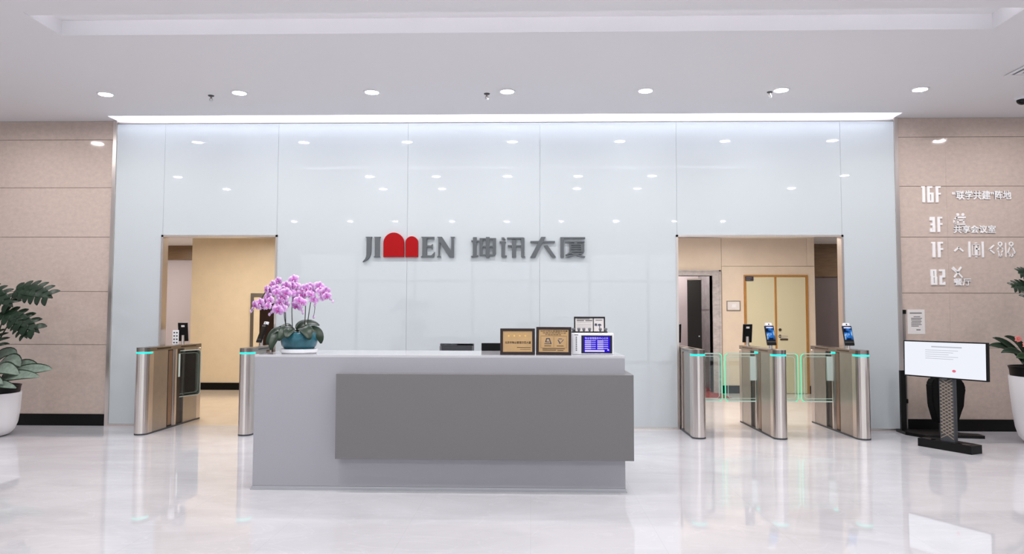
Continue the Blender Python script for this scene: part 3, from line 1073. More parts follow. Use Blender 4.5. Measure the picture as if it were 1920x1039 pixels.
def flower_mesh():
    mb = MB()

    def petal(ang, L, W, z, mi):
        c, s_ = math.cos(ang), math.sin(ang)
        rows = []
        for i in range(6):
            tt = i / 5
            wv = W * math.sin(PI * min(1, 0.12 + 0.83 * tt)) ** 0.6 if tt < 1 else W * 0.25
            rr = []
            for k in (-1, -0.5, 0, 0.5, 1):
                u, w_ = tt * L, wv * k
                rr.append(mb.bm.verts.new((u * c - w_ * s_, -0.004 - 0.010 * math.sin(tt * PI * 0.8) + 0.008 * k * k + z, u * s_ + w_ * c)))
            rows.append(rr)
        for i, (a, b) in enumerate(zip(rows, rows[1:])):
            for k in range(4):
                mb.mi = 2 if (i == 4 or k in (0, 3) and i > 1) else mi
                mb.face([a[k], a[k + 1], b[k + 1], b[k]])
        mb.mi = 0
    for a in (90, 215, 325):
        petal(math.radians(a), 0.040, 0.016, 0.004, 0)
    for a in (12, 168):
        petal(math.radians(a), 0.044, 0.027, 0.0, 0)
    mb.mi = 1
    mb.lathe([(0, -0.012), (0.007, -0.006), (0.009, 0.002), (0.004, 0.010), (0, 0.012)], (0, -0.016, -0.006), 10)
    petal(math.radians(270), 0.020, 0.009, -0.014, 1)
    mb.mi = 0
    return mb


fl0 = flower_mesh().build('flower', [M['petal'], M['petal_dark'], M['petal_pale']], orch, True)
used_first = False


def put_flower(parent, p, size, tilt):
    global used_first
    if not used_first:
        o = fl0
        used_first = True
    else:
        o = fl0.copy()
        COL.objects.link(o)
    o.parent = parent
    o.location = p
    o.scale = (size,) * 3
    o.rotation_euler = (random.uniform(-0.2, 0.35), random.uniform(-0.35, 0.35), tilt + random.uniform(-0.45, 0.45))
    return o


def smooth_path(pts, per=6):
    pts = [Vector(p) for p in pts]
    out = []
    for i in range(len(pts) - 1):
        p0, p1, p2, p3 = pts[max(i - 1, 0)], pts[i], pts[i + 1], pts[min(i + 2, len(pts) - 1)]
        for k in range(per):
            t = k / per
            out.append(0.5 * ((2 * p1) + (p2 - p0) * t + (2 * p0 - 5 * p1 + 4 * p2 - p3) * t * t + (-p0 + 3 * p1 - 3 * p2 + p3) * t ** 3))
    out.append(pts[-1])
    return out


sprays = [
    ([(515, 690), (500, 480), (470, 260), (420, 165), (320, 200), (220, 350), (120, 480)], 0.03, -0.5,
     [(430, 155), (370, 190), (312, 245), (345, 262), (305, 300), (330, 325), (285, 362), (240, 395), (215, 432), (180, 415), (255, 430), (310, 372)], [(135, 455), (118, 485)]),
    ([(530, 690), (510, 520), (540, 300), (545, 190), (470, 230), (390, 360), (360, 530)], -0.06, -0.1,
     [(545, 205), (525, 265), (560, 290), (505, 325), (545, 345), (495, 385), (540, 395), (510, 432), (465, 450), (455, 285), (440, 250), (475, 475), (530, 455), (395, 372), (372, 430)], [(385, 495), (362, 520)]),
    ([(590, 690), (585, 450), (600, 250), (610, 130), (650, 220), (690, 350), (700, 480)], -0.02, 0.0,
     [(610, 138), (600, 205), (645, 215), (620, 268), (590, 290), (660, 255), (650, 340), (690, 300), (640, 385), (680, 372), (655, 425), (715, 395), (700, 250)], [(700, 470), (708, 500)]),
    ([(720, 690), (722, 450), (715, 260), (760, 190), (810, 300), (825, 430), (815, 545)], 0.02, 0.25,
     [(740, 232), (775, 215), (770, 262), (785, 300), (735, 290), (815, 360)], [(822, 420), (812, 545)]),
    ([(745, 690), (760, 480), (790, 280), (845, 195), (900, 260), (960, 310), (1015, 380)], 0.04, 0.45,
     [(862, 212), (890, 262), (912, 290), (935, 262), (925, 325), (955, 318)], [(985, 345), (1012, 375)]),
]
for path, dy, tl, fls, buds in sprays:
    st = MB().tube(smooth_path([oc(a, b, dy * min(1, (700 - b) / 350)) for a, b in path]), 0.0038, 8, 0.002).build('flower_stem', M['stem'], orch, True)
    for a, b in fls:
        put_flower(st, oc(a, b, dy - 0.015 + random.uniform(-0.03, 0.015)), random.uniform(0.95, 1.2), tl)
    for a, b in buds:
        MB().lathe([(0, -0.016), (0.009, -0.008), (0.011, 0.002), (0.006, 0.012), (0, 0.016)], oc(a, b, dy), 12).build('bud', M['petal_pale'], st, True)


def plaque(label, x, y, w, h, tilt, rz):
    t = thing('award_plaque', label, 'plaque', (x, y, CT), rz, 'wooden award plaques on the desk')
    mt = Matrix.Rotation(-tilt, 4, 'X')
    # frame > four rails, gold plate, rear strut
    fw = 0.022
    fr = MB()
    for b in ((-w / 2, w / 2, 0, fw), (-w / 2, w / 2, h - fw, h), (-w / 2, -w / 2 + fw, fw, h - fw), (w / 2 - fw, w / 2, fw, h - fw)):
        fr.box(b[0], b[1], -0.012, 0.008, b[2], b[3], 0.002, m=mt)
    fr.box(-w / 2 + fw, w / 2 - fw, -0.002, 0.006, fw, h - fw, m=mt)
    fr.build('frame', M['walnut'], t)
    MB().box(-w / 2 + fw, w / 2 - fw, -0.006, -0.002, fw, h - fw, m=mt).build('plate', M['gold'], t)
    s = MB().tube([(0, 0.01 + math.sin(tilt) * h * 0.6, h * 0.6 * math.cos(tilt)), (0, 0.10, 0.004)], 0.006)
    s.build('strut', M['walnut'], t)
    return t, mt


def apply(o, mt):
    for v in o.data.vertices:
        v.co = mt @ v.co
    return o


p1, mt = plaque('gold four-star plaque in dark wood frame, left of the two plaques', -0.107, -3.16, 0.282, 0.212, 0.12, 0.05)
st = MB()
for k in range(4):
    cx, cz = -0.072 + k * 0.045, 0.152
    pts = [(cx + (0.011 if j % 2 == 0 else 0.0046) * math.sin(j * PI / 5), cz + (0.011 if j % 2 == 0 else 0.0046) * math.cos(j * PI / 5)) for j in range(10)]
    st.prism(pts, XZ(-0.006), 0, 0.002)
apply(st.build('stars', M['gold_star'], p1), mt)
apply(lettering('lettering', '\u5317\u4eac\u5e02\u7269\u4e1a\u7ba1\u7406\u793a\u8303\u5927\u53a6', M['ink'], p1, -0.103, 0.108, 0.088, 0.108, -0.006, 0.0008, bold=0.012), mt)
v = MB()
v.box(-0.005, 0.108, -0.0068, -0.006, 0.056, 0.060)
v.box(0.02, 0.106, -0.0068, -0.006, 0.042, 0.045)
apply(v.build('small_print', M['ink'], p1), mt)
p2, mt = plaque('gold plaque with two emblems in dark wood frame, beside the white terminal', 0.184, -3.17, 0.285, 0.225, 0.13, -0.10)
apply(lettering('lettering', '\u5317\u4eac\u5e02\u7269\u4e1a\u7ba1\u7406\u670d\u52a1\u8d28\u91cf', M['ink'], p2, -0.108, 0.112, 0.187, 0.197, -0.006, 0.0008, bold=0.012), mt)
apply(lettering('lettering', '\u4f18\u79c0\u793a\u8303\u9879\u76ee\u8ba4\u8bc1', M['ink'], p2, -0.09, 0.10, 0.172, 0.182, -0.006, 0.0008, bold=0.012), mt)
apply(lettering('lettering', '\u8bc4\u5b9a\u8fbe\u6807\u5355\u4f4d', M['ink'], p2, -0.07, 0.06, 0.158, 0.167, -0.006, 0.0008, bold=0.012), mt)
v = MB()
for a, b2, c2, d in ((-0.105, 0.105, 0.151, 0.1525), (-0.105, 0.105, 0.055, 0.0565), (-0.105, -0.1035, 0.055, 0.152), (0.1035, 0.105, 0.055, 0.152), (0.0, 0.0015, 0.062, 0.148)):
    v.box(a, b2, -0.0068, -0.006, c2, d)
for a, b2, z_ in ((-0.075, -0.02, 0.069), (0.025, 0.08, 0.069), (-0.09, 0.09, 0.046), (-0.09, 0.02, 0.035), (0.03, 0.08, 0.033)):
    v.box(a, b2, -0.0068, -0.006, z_, z_ + 0.005)
apply(v.build('small_print', M['ink'], p2), mt)
em = MB()
for pts in ([(-0.076, 0.086), (-0.018, 0.086), (-0.021, 0.092), (-0.073, 0.092)], [(-0.070, 0.101), (-0.035, 0.101), (-0.037, 0.107), (-0.068, 0.107)], [(-0.070, 0.101), (-0.060, 0.101), (-0.052, 0.135), (-0.060, 0.135)],
            [(-0.060, 0.128), (-0.034, 0.128), (-0.036, 0.135), (-0.060, 0.135)], [(-0.042, 0.135), (-0.032, 0.135), (-0.016, 0.088), (-0.026, 0.088)]):
    em.prism(pts, XZ(-0.006), 0, 0.0015)
for pts in ([(0.030, 0.121), (0.040, 0.121), (0.055, 0.096), (0.050, 0.086)], [(0.050, 0.086), (0.056, 0.098), (0.076, 0.124), (0.084, 0.124)], [(0.036, 0.126), (0.070, 0.126), (0.066, 0.132), (0.040, 0.132)]):
    em.prism(pts, XZ(-0.006), 0, 0.0012)
apply(em.build('emblem', M['ink_blue'], p2), mt)

# white terminal with a blue screen
t = thing('desk_terminal', 'white box terminal with a bright blue text screen at the desk end', 'screen', (0.5, -3.10, CT), -0.03)
v = MB()
bt = Matrix.Rotation(-0.10, 4, 'X')
v.box(-0.165, 0.175, -0.03, 0.09, 0.0, 0.176, 0.008)
v.build('housing', M['white_plastic'], t)
v = MB()
v.box(-0.088, 0.160, -0.0335, -0.030, 0.012, 0.156, 0.001)
v.build('bezel', M['black_gloss'], t)
s = MB().box(-0.070, 0.144, -0.0345, -0.0335, 0.020, 0.147).build('screen', M['screen_blue'], t)
lettering('title', '\u7269\u4e1a\u7ba1\u7406\u670d\u52a1\u4e2d\u5fc3\u516c\u793a', M['screen_text'], s, -0.060, 0.128, 0.124, 0.143, -0.0345, 0.0006)
v = MB()
for k in range(5):
    z_ = 0.108 - k * 0.0155
    for a in (-0.060, 0.040):
        v.box(a, a + 0.050, -0.0351, -0.0345, z_, z_ + 0.008)
        v.box(a + 0.052, a + 0.088, -0.0351, -0.0345, z_ + 0.003, z_ + 0.007)
v.box(-0.060, 0.098, -0.0351, -0.0345, 0.024, 0.038)
v.box(0.122, 0.134, -0.0351, -0.0345, 0.034, 0.044)
v.build('screen_lines', M['screen_text'], s)
v = MB()
for k in range(8):
    v.box(-0.134, -0.124, -0.0308, -0.030, 0.136 - k * 0.015, 0.146 - k * 0.015)
v.build('vertical_lettering', M['mid_grey'], t)
MB().box(-0.145, -0.115, -0.031, -0.030, 0.158, 0.164).build('status_light', M['paper_ink'], t)

# framed notice behind the terminal, with the grey stamps in a row on top of the white box
t = thing('framed_notice', 'small black framed printed notice standing on the white terminal', 'sign', (0.485, -3.035, CT + 0.176), 0.0)
ft = Matrix.Rotation(-0.08, 4, 'X')
v = MB()
for b in ((-0.128, 0.128, 0.0, 0.010), (-0.128, 0.128, 0.120, 0.132), (-0.128, -0.118, 0.010, 0.120), (0.118, 0.128, 0.010, 0.120), (0.028, 0.034, 0.010, 0.120)):
    v.box(b[0], b[1], -0.008, 0.006, b[2], b[3], m=ft)
v.build('frame', M['black'], t)
MB().box(-0.118, 0.118, -0.004, 0.004, 0.010, 0.120, m=ft).build('sheet', M['paper'], t)
v = MB()
v.box(-0.105, 0.0, -0.0048, -0.004, 0.110, 0.117, m=ft)
v.box(-0.105, -0.045, -0.0048, -0.004, 0.095, 0.105, m=ft)
v.box(-0.035, 0.022, -0.0048, -0.004, 0.095, 0.105, m=ft)
for k in range(4):
    v.box(-0.105, 0.015, -0.0046, -0.004, 0.082 - k * 0.014, 0.084 - k * 0.014, m=ft)
v.box(0.05, 0.105, -0.0048, -0.004, 0.100, 0.106, m=ft)
v.build('print', M['paper_ink'], t)
v = MB()
v.prism([(0.082 + 0.016 * math.cos(k * PI / 8), 0.060 + 0.014 * math.sin(k * PI / 8)) for k in range(9)], XZ(-0.004), 0, 0.002)
v.box(0.079, 0.085, -0.006, -0.004, 0.025, 0.060)
v.prism([(0.040, 0.06), (0.060, 0.055), (0.062, 0.075), (0.045, 0.078)], XZ(-0.004), 0, 0.0015)
apply(v.build('pictogram', M['ink_blue'], t), ft)
names = ['at the far left, clear of the black frame', 'second from the left, under the frame corner', 'third from the left, under the notice text', 'fourth from the left, under the notice text', 'second from the right, under the pictogram', 'at the far right, under the frame corner']
stamp = None
for x, nm in zip((0.347, 0.392, 0.433, 0.480, 0.567, 0.612), names):
    lab = 'small grey stamp on the white terminal ' + nm
    if stamp is None:
        stamp = thing('rubber_stamp', lab, 'stamp', (x, -3.10, CT + 0.176), 0, 'grey stamps on the white terminal')
        MB().lathe([(0, 0), (0.014, 0), (0.014, 0.012), (0.008, 0.014), (0, 0.014)], n=16).build('base', M['dark_grey'], stamp)
        MB().lathe([(0.008, 0.014), (0.009, 0.022), (0.014, 0.030), (0.011, 0.040), (0, 0.042)], n=16).build('grip', M['mid_grey'], stamp, True)
    else:
        dup(stamp, (x, -3.10, CT + 0.176), 0, lab)

# ------------------------------------------------------------------ turnstiles
HW, HL = 0.075, 0.74


def slab_outline(hw, y0, y1, r0=True, r1=True, n=10):
    pts = []
    if r0:
        pts += [(hw * math.cos(PI + k * PI / n), y0 + hw + hw * math.sin(PI + k * PI / n)) for k in range(n + 1)]
    else:
        pts += [(-hw, y0), (hw, y0)]
    if r1:
        pts += [(hw * math.cos(k * PI / n), y1 - hw + hw * math.sin(k * PI / n)) for k in range(n + 1)]
    else:
        pts += [(hw, y1), (-hw, y1)]
    return pts


def plan(mb, pts, z0, z1):
    mb.prism(pts, lambda a, b, h: Vector((a, b, h)), z0, z1)
    return mb


TG = 'speed gate turnstiles at the openings'
ts = thing('turnstile', 'steel turnstile at the left side of the left opening', 'turnstile', (-4.49, 0.0, 0), 0, TG)
plan(MB(), slab_outline(HW + 0.002, -HL - 0.002, HL + 0.002), 0, 0.018).build('base_plate', M['dark_grey'], ts)
plan(MB(), slab_outline(HW, -HL, HL), 0.955, 1.0).build('lid', M['steel_lid'], ts)
v = MB()
v.box(-0.028, 0.028, -0.50, -0.12, 0.9995, 1.0015)
v.box(-0.028, 0.028, 0.14, 0.52, 0.9995, 1.0015)
for sx in (-1, 1):
    v.box(sx * HW - 0.001, sx * HW + 0.001, -0.50, -0.16, 0.972, 0.986)
    v.box(sx * HW - 0.001, sx * HW + 0.001, 0.10, 0.52, 0.972, 0.986)
v.build('lid_inlay', M['black_gloss'], ts)
plan(MB(), slab_outline(HW, -HL, -HL + 0.17, True, False), 0.018, 0.955).build('end_post', M['steel'], ts)
plan(MB(), slab_outline(HW, HL - 0.17, HL, False, True), 0.018, 0.955).build('end_post', M['steel'], ts)
MB().box(-HW + 0.005, HW - 0.005, -HL + 0.17, -0.22, 0.018, 0.955).build('side_panel', M['steel_side'], ts)
MB().box(-HW + 0.005, HW - 0.005, 0.20, HL - 0.17, 0.018, 0.955).build('side_panel', M['steel_side'], ts)
MB().box(-0.05, 0.05, -0.22, 0.20, 0.018, 0.955).build('inner_core', mat('dark_bronze_core', (58, 50, 46), 0.3, 0.5), ts)
v = MB()
v.tube([(0, 0, 0.018), (0, 0, 0.955)], 0.072, 28)
v.build('pivot_post', M['steel'], ts, True, 0.7)
MB().box(-0.062, 0.062, -0.17, -0.085, 0.03, 0.945, 0.006).build('drive_cover', mat('bronze_panel', (150, 124, 106), 0.3, 0.9), ts)


def led_ring(y0, full, z0=0.926, z1=0.944):
    mb = MB()
    if full:
        mb.lathe([(0.073, z0), (0.0765, z0), (0.0765, z1), (0.073, z1), (0.073, z0)], caps=False, n=28)
    else:
        out = [((HW + 0.002) * math.cos(PI + k * PI / 12), -HL + HW + (HW + 0.002) * math.sin(PI + k * PI / 12)) for k in range(13)]
        out = [(-HW - 0.002, -HL + 0.14)] + out + [(HW + 0.002, -HL + 0.14)]
        inn = [((HW - 0.001) * math.cos(PI + k * PI / 12), -HL + HW + (HW - 0.001) * math.sin(PI + k * PI / 12)) for k in range(13)]
        inn = [(-HW + 0.001, -HL + 0.14)] + inn + [(HW - 0.001, -HL + 0.14)]
        for k in range(len(out) - 1):
            plan(mb, [out[k], out[k + 1], inn[k + 1], inn[k]], z0, z1)
    return mb


led_ring(0, False, 0.930, 0.950).build('status_light', M['teal_led'], ts)
v = MB()
for sx in (-1, 1):
    v.lathe([(0, -0.006), (0.006, -0.003), (0.007, 0), (0.006, 0.003), (0, 0.006)], (sx * (HW - 0.002), HL - 0.10, 0.945), 10)
v.build('sensor_light', M['white_led'], ts, True)

units = [ts]
for (x, lab) in ((-3.282, 'steel turnstile behind the left end of the reception desk'), (1.902, 'steel turnstile at the left side of the right opening'),
                 (2.815, 'steel turnstile in the middle of the right opening with two face terminals'), (3.745, 'steel turnstile at the right side of the right opening')):
    units.append(dup(ts, (x, 0, 0), 0, lab))
for u in units[3:]:
    led_ring(0, True, 0.930, 0.952).build('status_light', M['teal_led'], u)


def wing(unit, side, L, ang=0.0):
    """glass wing hinged on the pivot post, pointing to side (-1 left, +1 right), turned by ang"""
    z0, z1, th, rc = 0.345, 0.925, 0.010, 0.045
    pts = [(0.06, z0), (L - rc, z0)] + [(L - rc + rc * math.sin(k * PI / 12), z0 + rc - rc * math.cos(k * PI / 12)) for k in range(1, 6)] + [(L, z0 + rc), (L, z1 - rc)] + \
          [(L - rc + rc * math.cos(k * PI / 12), z1 - rc + rc * math.sin(k * PI / 12)) for k in range(1, 6)] + [(L - rc, z1), (0.06, z1)]
    rot = Matrix.Rotation(ang, 4, 'Z')
    mp = lambda a, b, h: rot @ Vector((side * a, h, b))
    wg = MB().prism(pts, mp, -th / 2, th / 2).build('glass_wing', M['wing_glass'], unit)
    path = pts
    e = MB().tube([mp(a, b, 0) for a, b in path[:3]], 0.006)
    e.tube([mp(a, b, 0) for a, b in path[-3:]], 0.006)
    e.build('edge_light', M['pale_led'] if ang == 0 else M['clamp'], wg)
    e = MB().tube([mp(a, b, 0) for a, b in path[2:-2]], 0.007)
    e.build('edge_light', M['green_led'] if ang == 0 else M['clamp'], wg)
    i = MB().tube([mp(a, b, 0) for a, b in [(0.06, z0 + 0.035), (L - 0.06, z0 + 0.035), (L - 0.035, z0 + 0.06), (L - 0.035, z1 - 0.06), (L - 0.06, z1 - 0.035), (0.06, z1 - 0.035)]], 0.0035, 6)
    i.build('inner_line', M['pale_led'] if ang == 0 else M['clamp'], wg)
    c = MB()
    for b0 in (-1, 1):
        c.prism([(0.055, 0.60), (0.135, 0.60), (0.135, 0.89), (0.055, 0.89)], mp, b0 * 0.012 - 0.006, b0 * 0.012 + 0.006)
    c.build('clamp', M['clamp'], wg)
    return wg


wing(units[0], 1, 0.50, 1.25)
wing(units[1], -1, 0.50, -1.25)
wing(units[2], 1, 0.437)
wing(units[3], -1, 0.437)
wing(units[3], 1, 0.445)
wing(units[4], -1, 0.445)


def terminal(label, x, y, rz, lit=True, tilt=0.32):
    t = thing('face_terminal', label, 'face scanner', (x, y, 1.0), rz, 'face recognition terminals on the turnstiles')
    v = MB()
    v.lathe([(0, 0), (0.035, 0), (0.035, 0.006), (0.019, 0.008), (0.019, 0.10), (0, 0.10)], n=20)
    v.build('post', M['steel'], t, True, 0.6)
    mt = Matrix.Translation((0, -0.035, 0.045)) @ Matrix.Rotation(-tilt, 4, 'X')
    h = MB().box(-0.055, 0.055, -0.010, 0.012, 0.0, 0.235, 0.004, m=mt)
    h.build('housing', M['black'], t)
    MB().box(-0.047, 0.047, -0.0112, -0.010, 0.065, 0.222, m=mt).build('screen', M['lcd_face'] if lit else M['black_gloss'], t)
    MB().box(-0.04, 0.04, -0.0122, -0.0112, 0.205, 0.218, m=mt).build('status_bar', M['screen_text'] if lit else M['mid_grey'], t)
    MB().box(-0.055, 0.055, -0.0112, -0.010, 0.036, 0.040, m=mt).build('trim_line', M['mid_grey'], t)
    c = MB().box(-0.038, 0.038, -0.006, 0.022, 0.235, 0.272, 0.004, m=mt)
    cm = c.build('camera_module', M['white_plastic'], t)
    MB().cyl(mt @ Vector((0, -0.006, 0.253)), mt @ Vector((0, -0.009, 0.253)), 0.008, 14).build('camera_lens', M['black_gloss'], cm)
    b = MB().box(-0.02, 0.02, 0.012, 0.030, 0.06, 0.11, m=mt)
    b.build('mount', M['mid_grey'], t)
    return t


def rear_terminal(label, x, y, rz, bracket):
    t = thing('face_terminal', label, 'face scanner', (x, y, 1.0), rz, 'face recognition terminals on the turnstiles')
    v = MB()
    v.lathe([(0, 0), (0.035, 0), (0.035, 0.006), (0.019, 0.008), (0.019, 0.12), (0, 0.12)], n=20)
    v.build('post', M['steel'], t, True, 0.6)
    mt = Matrix.Translation((0, 0.04, 0.045)) @ Matrix.Rotation(0.28, 4, 'X')
    MB().box(-0.058, 0.058, -0.012, 0.010, 0.0, 0.245, 0.004, m=mt).build('housing', M['black'], t)
    MB().box(-0.048, 0.048, 0.010, 0.0112, 0.06, 0.225, m=mt).build('screen', M['lcd_face'], t)
    MB().box(-0.018, 0.022, -0.0135, -0.012, 0.19, 0.215, m=mt).build('back_label', M['paper'], t)
    if bracket:
        b = MB()
        b.box(-0.12, -0.045, -0.030, -0.014, 0.0, 0.185, 0.003)
        br = b.build('bracket', M['white_plastic'], t)
        d = MB()
        for i in range(2):
            for k in range(4):
                d.box(-0.108 + i * 0.032, -0.090 + i * 0.032, -0.0315, -0.030, 0.018 + k * 0.042, 0.036 + k * 0.042)
        d.build('socket_hole', M['dark_grey'], br)
    return t


terminal('face terminal with lit blue screen on the middle turnstile, before the cream doors', 2.80, -0.42, 0.12)
terminal('face terminal with lit blue screen on the rightmost turnstile, before the glass wall', 3.70, -0.42, 0.05)
rear_terminal('black face terminal seen from behind, on the rear of the middle turnstile', 2.80, 0.50, -0.1, False)
rear_terminal('black face terminal with white pierced bracket on the far left turnstile', -4.46, 0.24, 0.2, True)
rear_terminal('face terminal with white pierced bracket half hidden by the right opening frame', 1.86, 0.36, -0.1, True)
terminal('tilted dark face terminal on the turnstile beside the orchid', -3.30, -0.16, -0.75, lit=False, tilt=0.36)

# ------------------------------------------------------------------ kiosk and stand on the right
A = 1.1
ks = thing('display_kiosk', 'floor kiosk with a wide white screen on a lattice post', 'screen', (4.365, -1.27, 0), -A)
kt = Matrix.Translation((0, -0.06, 0.735)) @ Matrix.Rotation(-0.02, 4, 'X')
MB().box(-0.455, 0.455, -0.012, 0.03, 0.0, 0.388, 0.004, m=kt).build('screen_housing', M['black'], ks)
sc = MB().box(-0.442, 0.442, -0.0135, -0.012, 0.014, 0.375, m=kt).build('screen', M['screen_white'], ks)
v = MB()
v.box(-0.13, 0.20, -0.0142, -0.0135, 0.322, 0.334, m=kt)
for k in range(5):
    v.box(-0.20, 0.16 - 0.05 * (k % 3), -0.0142, -0.0135, 0.290 - k * 0.022, 0.295 - k * 0.022, m=kt)
v.build('screen_text', M['lcd_grey'], sc)
v = MB()
v.prism([(0.115 + 0.020 * math.cos(k * PI / 8), 0.085 + 0.014 * math.sin(k * PI / 8)) for k in range(16)], lambda a, b, h: kt @ Vector((a, -0.0135 - h, b)), 0, 0.0008)
v.build('red_seal', M['lcd_red'], sc)
v = MB()
v.box(-0.02, 0.04, -0.018, 0.03, -0.012, 0.004, m=kt)
v.build('screen_mount', M['dark_grey'], ks)
v = MB()
v.box(-0.080, 0.080, -0.035, 0.015, 0.075, 0.80, 0.004)
po = v.build('post', M['dark_grey'], ks)
v = MB()
for k in range(-2, 22):
    z = 0.08 + k * 0.036
    for sx in (-1, 1):
        a, b = (-0.068 * sx, z), (0.068 * sx, z + 0.080)
        if a[1] < 0.085 or b[1] > 0.75:
            continue
        L = math.hypot(b[0] - a[0], b[1] - a[1])
        nx, nz = -(b[1] - a[1]) / L * 0.004, (b[0] - a[0]) / L * 0.004
        v.prism([(a[0] + nx, a[1] + nz), (b[0] + nx, b[1] + nz), (b[0] - nx, b[1] - nz), (a[0] - nx, a[1] - nz)], XZ(-0.035), 0, 0.003 if sx > 0 else 0.0035)
v.build('lattice', mat('bronze_lattice', (168, 152, 134), 0.35, 0.5), po)
v = MB()
v.prism([(-0.29, -0.10), (0.29, -0.10), (0.29, 0.07), (0.18, 0.10), (-0.18, 0.10), (-0.29, 0.07)], lambda a, b, h: Vector((a, b, h)), 0, 0.085)
v.build('base', M['black'], ks)
for x in (-0.19, 0.19):
    MB().box(x - 0.07, x + 0.07, -0.09, -0.05, 0.085, 0.089).build('base_inlay', M['black_gloss'], ks)

bs = thing('floor_stand', 'black stand with rounded body and thin pole behind the kiosk, by the wall', 'stand', (4.80, -0.36, 0))
v = MB()
v.prism([(-0.40, 0.30), (-0.42, 0.04), (-0.31, -0.20), (0.05, -0.17), (0.34, -0.22), (0.36, -0.06), (0.20, 0.0), (0.18, 0.30)], lambda a, b, h: Vector((a, b, h)), 0, 0.035)
v.build('base', M['black'], bs)
v = MB()
out = [(-0.10, 0.16), (0.14, 0.16), (0.20, 0.35), (0.235, 0.55), (0.21, 0.63), (0.16, 0.67), (-0.12, 0.67), (-0.16, 0.60), (-0.15, 0.35)]
v.prism(out, XZ(0.0), -0.07, 0.07)
bmesh.ops.bevel(v.bm, geom=v.bm.edges[:], offset=0.015, segments=2, affect='EDGES')
v.build('body', M['black_soft'], bs)
MB().cyl((0.0, 0, 0.035), (0.0, 0, 0.14), 0.05).build('neck', M['dark_grey'], bs)
MB().box(-0.40, -0.34, 0.16, 0.20, 0.035, 0.74).build('pole', M['black'], bs)

# ------------------------------------------------------------------ planters


def planter(label, x, y, r, h, rim, cat='plant pot'):
    pass


def add_monstera(mb, base, tip, width, droop=0.15, face=Vector((0, -0.8, 0.6))):
    base, tip = Vector(base), Vector(tip)
    ctrl = (base + tip) / 2 + Vector((0, 0, droop * (tip - base).length))
    L = (tip - base).length
    face = Vector(face)
    n = 6
    # web along the midrib
    add_leaf(mb, base, ctrl, tip, width * 0.50, face, 10, fold=0.1)
    for i in range(n):
        t = 0.06 + 0.80 * i / (n - 1)
        p = bez(base, ctrl, tip, t)
        d = (bez(base, ctrl, tip, min(1, t + 0.03)) - bez(base, ctrl, tip, max(0, t - 0.03))).normalized()
        s = d.cross(face).normalized()
        reach = width * 0.5 * math.sin(PI * (0.18 + 0.72 * t)) ** 0.7
        for sg_ in (-1, 1):
            e = p + s * sg_ * reach + d * L * (0.02 + 0.13 * t)
            cc = p + s * sg_ * reach * 0.6 + d * L * 0.0
            up = s.cross(d).normalized()
            add_leaf(mb, p, cc + up * 0.01, e - up * reach * 0.12, L * 0.15, face, 6, fold=0.05, power=0.5)


lp = thing('potted_plant', 'large white planter with monstera and striped leaves at the left edge', 'plant', (-6.22, -0.86, 0))
MB().lathe([(0, 0), (0.21, 0), (0.27, 0.02), (0.315, 0.07), (0.345, 0.15), (0.362, 0.28), (0.372, 0.49), (0.352, 0.49), (0.345, 0.44), (0, 0.44)], n=48).build('planter', M['pot_white'], lp, True, 0.9)
MB().lathe([(0.350, 0.44), (0.360, 0.55), (0.370, 0.57), (0.352, 0.57), (0.342, 0.53), (0, 0.53)], n=40, caps=False).build('inner_pot', M['black'], lp, True, 0.9)
LP = Vector(lp.location)


def L_(x, z, dy=0.0):
    return Vector((x, -0.90 + dy, z)) - LP


mon = [((-5.90, 1.655), (-5.43, 1.565), 0.34, 0.05), ((-5.99, 1.40), (-5.50, 1.17), 0.30, -0.05), ((-6.25, 1.66), (-5.85, 1.46), 0.32, 0.0), ((-6.15, 1.18), (-5.93, 0.98), 0.36, -0.1), ((-6.40, 1.45), (-6.75, 1.30), 0.32, 0.1), ((-6.3, 1.75), (-6.5, 1.95), 0.3, 0.1), ((-5.82, 1.34), (-5.62, 1.11), 0.22, -0.08)]
for (a, b, wd, dy) in mon:
    st = MB().tube(smooth_path([(0.0 + (a[0] - LP.x) * 0.1, 0, 0.52), Vector((((a[0] - LP.x) * 0.45), dy * 0.5, (0.52 + a[1]) / 2 + 0.12)), L_(a[0], a[1], dy)]), 0.009, 8, 0.006)
    st.build('stem', M['stem'], lp, True)
    lf = MB()
    add_monstera(lf, L_(a[0], a[1], dy), L_(b[0], b[1], dy - 0.05), wd)
    solid(lf.build('split_leaf', M['leaf'], lp, True), 0.002)
cal = [((-6.0, 0.75), (-5.80, 0.98), (-5.70, 0.80), 0.17, -0.10), ((-6.0, 0.70), (-5.85, 0.86), (-5.62, 0.72), 0.19, -0.22), ((-5.95, 0.70), (-5.70, 0.90), (-5.52, 0.76), 0.16, -0.05), ((-5.88, 0.70), (-5.55, 0.80), (-5.28, 0.775), 0.17, -0.18),
       ((-5.92, 0.64), (-5.68, 0.75), (-5.36, 0.70), 0.16, -0.26), ((-6.05, 0.64), (-5.9, 0.74), (-5.70, 0.63), 0.15, -0.34), ((-6.0, 0.58), (-5.8, 0.66), (-5.55, 0.585), 0.12, -0.34), ((-6.15, 0.70), (-6.05, 0.90), (-5.92, 0.78), 0.18, -0.28),
       ((-6.2, 0.66), (-6.1, 0.78), (-5.98, 0.66), 0.16, -0.36), ((-6.2, 0.7), (-6.35, 0.9), (-6.5, 0.78), 0.18, -0.2), ((-6.1, 0.62), (-6.0, 0.66), (-5.86, 0.57), 0.12, -0.38), ((-6.2, 0.75), (-6.0, 1.02), (-5.86, 0.93), 0.17, 0.05)]
